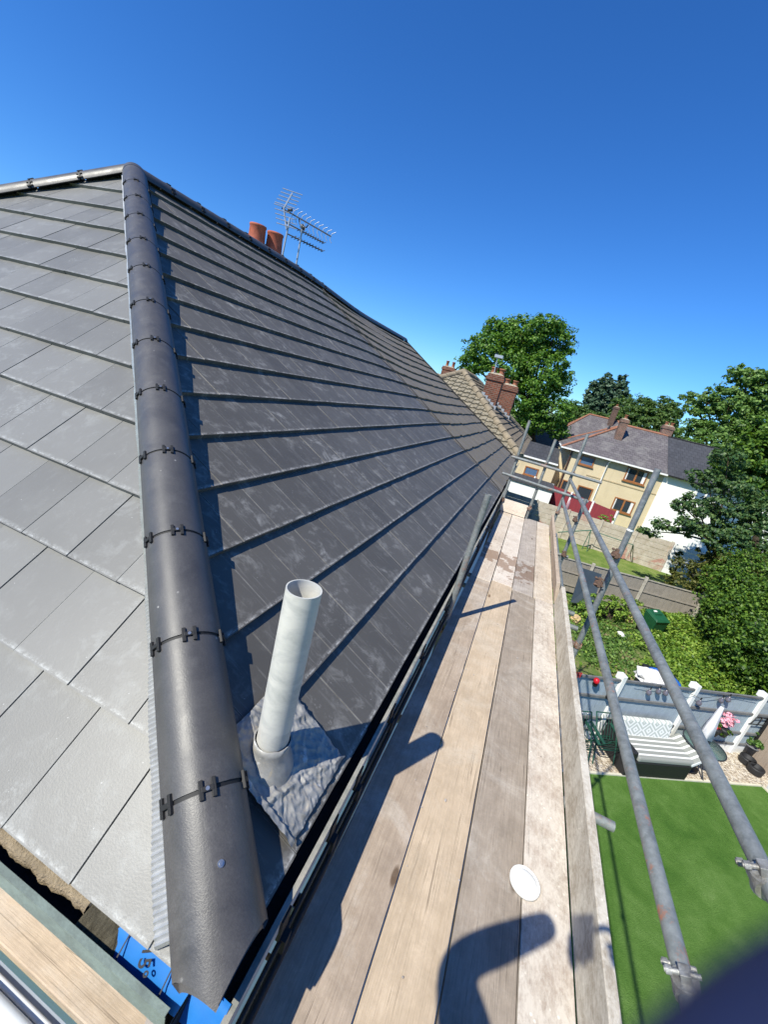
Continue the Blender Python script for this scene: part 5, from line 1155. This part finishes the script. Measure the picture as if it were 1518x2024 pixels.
# ------------------------------------------------------------------ trees
bl = []
def B_(px, py, y, rx, rz, ry=None): p = at(px, py, y=y); return (p.x, p.y, p.z, rx, ry or rx, rz)
maple = [B_(1030,665,45,2.6,1.7), B_(960,690,44,1.9,1.6), B_(1090,680,46,2.0,2.0), B_(935,720,45,1.5,1.0), B_(1000,725,43.5,2.6,1.8), B_(1075,735,44,2.3,2.0), B_(1040,690,47,2.6,2.0), B_(1105,760,45,1.2,1.5),
         B_(1040,790,43,1.9,1.6), B_(1090,815,44,2.1,1.6), B_(1050,835,43.5,1.4,1.2), B_(985,650,45.5,1.6,1.0), B_(1075,645,45,1.7,1.0), B_(1105,850,44,1.1,.8)]
tree('maple_tree', (1.2, 45, G), maple, M['leaf_maple'], 52000, .125, .5, 'big dense bright green tree behind the brick chimneys', trunk=.4, cn=34, shell=.55)
con = 'tall dark conifers behind the houses'
for i, ((px, top, bot), wd, lb) in enumerate((((1166, 762, 832), 1.5, 'left of the three tall dark conifers, leaning outline'), ((1190, 745, 832), 1.6, 'middle and tallest dark conifer'), ((1217, 748, 835), 1.7, 'right dark conifer with a blunt top'))):
    bs = [B_(px + (bot-py)*.12, py, 70+i, wd*s, 1.3) for py, s in ((top+8, .55), (top+22, .85), (top+38, 1), (top+54, 1), (top+70, 1.05), (top+84, 1))]
    tree('conifer', (bs[-1][0], 70+i, G), bs, M['leaf_con'], 11000, .17, .3, lb, group=con, trunk=.25, limbs=False, cn=20)
tree('round_tree', (11.5, 60, G), [B_(1262,812,60,2.0,1.7), B_(1300,812,60,2.1,1.6), B_(1322,822,60,1.5,1.6), B_(1240,830,60,1.6,1.2), B_(1285,835,59,2.6,1.5), B_(1320,850,59,1.4,1.0)], M['leaf_far'], 20000, .14, .4, 'rounded mid-green tree behind the cream house chimney', trunk=.3)
tree('round_tree', (3, 62, G), [B_(1140,835,62,2.2,2.2), B_(1170,840,62,2.2,1.8), B_(1205,842,62,2.4,1.6), B_(1130,815,62,1.5,1.4), B_(1230,812,64,1.6,1.8)], M['leaf_far'], 18000, .15, .4, 'dark green trees at the foot of the tall conifers', trunk=.3)
big = [B_(1480,745,46,1.6,.8), B_(1510,760,47,2.0,1.2), B_(1395,795,46,1.8,1.0), B_(1440,800,46,2.2,1.2), B_(1490,800,46,2.0,1.2), B_(1385,845,46,1.6,1.0), B_(1430,850,45,2.4,1.3), B_(1490,855,45,2.6,1.5), B_(1410,885,44,2.0,.9), B_(1530,790,46,2,1.5), B_(1520,880,44,2.2,1.6), B_(1445,770,46,1.1,.5), B_(1380,812,46,.9,.5)]
tree('spreading_tree', (17.5, 46, G), big, M['leaf_light'], 30000, .14, .42, 'airy spreading tree rising at the right edge above the white house', trunk=.35, cn=42, shell=.35)
tree('broadleaf_tree', (15.0, 30, G), [B_(1500,900,30,1.6,1.4), B_(1470,935,30,1.7,1.1), B_(1518,960,30,1.5,1.5), B_(1505,860,31,1.3,1.0)], M['leaf_yew'], 14000, .11, .35, 'bright green broadleaf tree at the right edge above the garden tree', trunk=.25)
gt = [B_(1440,905,22,.75,.55), B_(1400,950,22,.8,.6), B_(1450,955,22,.9,.6), B_(1410,1005,21.5,1.0,.6), B_(1370,1040,21,.8,.4), B_(1460,1010,22,1.0,.7), B_(1500,1010,22,.9,.8), B_(1320,1040,21.5,.7,.25), B_(1285,1050,22,.45,.2), B_(1350,1000,21.5,.5,.35), B_(1430,1060,21,1.1,.7), B_(1500,1070,21,1.1,.9), B_(1360,985,21.5,.35,.25)]
tree('garden_tree', (10.2, 21.5, G), gt, M['leaf_mid'], 19000, .07, .2, 'loose dark garden tree standing in front of the white house', trunk=.11, cn=34, shell=.3)
tree('far_tree', (15.5, 75, G), [B_(1350,872,75,2.2,1.0), B_(1365,880,75,2.0,1.0), B_(1340,880,75,1.5,.8)], M['leaf_far'], 4000, .18, .4, 'small hazy grey-green tree far off in the gap above the dark roof', trunk=.2)
hedge = [(x, 95+random.uniform(-4,4), -1+random.uniform(0,2), 5, 3, 4.0) for x in range(-30, 60, 5)]
P, Nn = clump_pts(hedge, 20000, .9, 20); leaves('distant_woodland', M['leaf_far'], None, P, .35, Nn, kind='stuff', label='distant belt of trees behind all the houses', cat='woodland')

# ------------------------------------------------------------------ the photographer (behind the lens; casts the shadow, one fingertip in view)
M['cloth'] = simple('navy_jacket', (.02,.035,.09), .85, 0, .3, 20, .3); M['jeans'] = simple('dark_trousers', (.03,.035,.05), .9, 0, .3, 20, .3)
M['skin'] = simple('skin', (.5,.3,.22), .5, 0, .1, 8); M['hair'] = simple('hair', (.05,.035,.025), .8, 0, .3, 60, .6); M['glove'] = simple('blue_glove', (.002,.01,.062), .8, 0, .2, 200, .2)
def skin(name, verts, edges, radii, mat, parent, root=0, sub=2):
    me = bpy.data.meshes.new(name); off = worldloc(parent) if parent else Vector((0,0,0)); me.from_pydata([tuple(Vector(v)-off) for v in verts], edges, []); o = bpy.data.objects.new(name, me); COL.objects.link(o); o.parent = parent
    sk = o.modifiers.new('s', 'SKIN'); me.skin_vertices.new() if not me.skin_vertices else None
    for i, r in enumerate(radii): me.skin_vertices[0].data[i].radius = (r, r) if not isinstance(r, tuple) else r
    for i in range(len(verts)): me.skin_vertices[0].data[i].use_root = (i == root)
    sb = o.modifiers.new('u', 'SUBSURF'); sb.levels = sub; sb.render_levels = sub; me.materials.append(mat); sk.use_smooth_shade = True; return o
per = empty('person', (.0, -.42, 0), 'person in dark blue holding up a phone, one blue gloved fingertip at lower right', 'person')
Pf, Pr = Vector((-.2, .98, 0)).normalized(), Vector((.98, .2, 0)).normalized(); P0 = Vector((.0, -.43, 0))
def pb(r, f, z): return P0 + Pr*r + Pf*f + Vector((0,0,z))
lensC = lambda x, y, z: CAM + RX*x + RD*y + RF*z          # x right, y down, z forward in lens space
wristR = lensC(.085, .16, -.06); wristL = Vector((-.10, .005, 1.635))
vb = [pb(0,0,.95), pb(0,.01,1.12), pb(0,.01,1.3), pb(0,0,1.43), pb(0,.02,1.52), pb(-.17,0,1.42), Vector((-.335,-.11,1.40)), wristL, pb(.17,0,1.42), Vector((.30,-.22,1.34)), wristR,
      pb(-.1,0,.88), pb(-.12,.03,.48), pb(-.12,-.02,.1), pb(.1,0,.88), pb(.12,.03,.48), pb(.12,-.02,.1), pb(-.13,.13,.045), pb(.13,.13,.045)]
eb = [(0,1),(1,2),(2,3),(3,4),(3,5),(5,6),(6,7),(3,8),(8,9),(9,10),(0,11),(11,12),(12,13),(0,14),(14,15),(15,16),(13,17),(16,18)]
rb_ = [(.17,.12),(.16,.11),(.18,.12),(.12,.09),.055,.085,.07,.042,.085,.07,.042,.09,.06,.045,.09,.06,.045,.04,.04]
skin('body', vb, eb, rb_, M['cloth'], per)
hc = pb(0,.03,1.64)
bm = bmesh.new(); bmesh.ops.create_uvsphere(bm, u_segments=28, v_segments=20, radius=.1)
for v in bm.verts:
    f = v.co.dot(Pf); v.co.z *= 1.18; v.co -= Pr*v.co.dot(Pr)*.18
    if v.co.z < -.03 and f > 0: v.co -= Pf*f*.15
    dn = (v.co - (Pf*.1 + Vector((0,0,-.02)))).length
    if dn < .035: v.co += Pf*.022*(1-dn/.035)
me = bpy.data.meshes.new('head'); bm.to_mesh(me); bm.free(); me.materials.append(M['skin']); me.polygons.foreach_set('use_smooth', [True]*len(me.polygons)); hd = bpy.data.objects.new('head', me); COL.objects.link(hd); hd.parent = per; hd.location = hc - worldloc(per)
m = MB(); m.tube([pb(0,.01,1.48), pb(0,.02,1.58)], .055, 16); m.build('neck', M['skin'], per)
m = MB()
for s in (-1, 1): m.lathe(hc + Pr*.032*s + Pf*.088 + Vector((0,0,.012)), [(0,-.011),(.009,-.007),(.012,0),(.009,.007),(0,.011)], 10)
m.build('eyes', M['white'], per)
m = MB(); m.tube([hc - Pr*.025 + Pf*.087 + Vector((0,0,-.055)), hc + Pf*.094 + Vector((0,0,-.057)), hc + Pr*.025 + Pf*.087 + Vector((0,0,-.055))], .006, 8); m.build('mouth', M['pink'], per)
m = MB()
for s in (-1, 1): m.obox(hc + Pr*.086*s, Pr*.008, Pf*.016, Vector((0,0,.03)))
m.build('ears', M['skin'], per, bevel=.006)
m = MB(); m.lathe(hc + Vector((0,0,.0)) - Pf*.012, [(0,.128),(.05,.12),(.085,.085),(.104,.03),(.1,-.02),(.09,-.03)], 24); m.build('hair', M['hair'], per)
m = MB()
for r_, nm in ((.1,0), (-.1,0)):
    m.tube([pb(r_,0,.93), pb(r_*1.2,.03,.48), pb(r_*1.2,-.02,.1)], [.098,.07,.06], 16)
m.build('trousers', M['jeans'], per)
for s in (-.13, .13): m = MB(); m.hexa([pb(s-.05,-.09,.003), pb(s+.05,-.09,.003), pb(s+.05,.19,.003), pb(s-.05,.19,.003), pb(s-.045,-.08,.1), pb(s+.045,-.08,.1), pb(s+.04,.17,.05), pb(s-.04,.17,.05)]); m.build('shoe', M['black'], per, bevel=.02)
ph = empty('phone', lensC(.02,.05,-.01), 'dark smartphone held upright in front of the photographer', 'phone')
m = MB(); m.obox(lensC(-.046,.024,-.011), RX*.042, RD*.076, RF*.004); m.build('case', M['black'], ph, bevel=.003)
m = MB(); m.obox(lensC(-.046,.024,-.0156), RX*.034, RD*.069, RF*.0004); m.build('screen', M['glass'], ph)
# right hand: palm beside the phone, index finger lying across the back edge near the lens
def finger(pts, rad, nm): return skin(nm, pts, [(i, i+1) for i in range(len(pts)-1)], rad, M['glove'], per, sub=2)
L_ = lensC
m = MB(); m.obox(L_(.085,.10,-.035), RX*.014+RF*.008, RD*.042, RF*.03-RX*.01); m.build('palm', M['glove'], per, bevel=.012)
finger([L_(.088,.062,-.03), L_(.082,.040,-.004), L_(.060,.0245,.013), L_(.038,.0238,.0175), L_(.0275,.0288,.019), L_(.0180,.0343,.019), L_(.009,.0395,.0175)], [.0105,.010,.0098,.0092,.0088,.0082,.006], 'finger')
finger([L_(.088,.085,-.02), L_(.080,.080,.004), L_(.062,.078,.012), L_(.045,.078,.012)], [.0105,.010,.0095,.008], 'finger')
finger([L_(.088,.105,-.02), L_(.080,.102,.002), L_(.064,.100,.008), L_(.05,.1,.006)], [.0105,.0095,.009,.008], 'finger')
finger([L_(.086,.125,-.02), L_(.078,.122,.0), L_(.066,.120,.004), L_(.055,.12,.002)], [.009,.0085,.008,.007], 'finger')
finger([L_(.080,.10,-.05), L_(.066,.082,-.045), L_(.048,.07,-.026)], [.012,.011,.009], 'thumb')
m = MB(); m.obox(L_(-.088,.06,-.03), RX*.012-RF*.006, RD*.04, RF*.03+RX*.008); m.build('palm', M['glove'], per, bevel=.012)
for k, yy in enumerate((.065,.083,.10,.115)): finger([L_(-.074,yy,-.012), L_(-.066,yy,.0), L_(-.05,yy,.004), L_(-.034,yy,.001)], [.009,.009,.0085,.007], 'finger')
finger([L_(-.07,.08,-.05), L_(-.052,.07,-.042), L_(-.034,.062,-.026)], [.012,.011,.009], 'thumb')
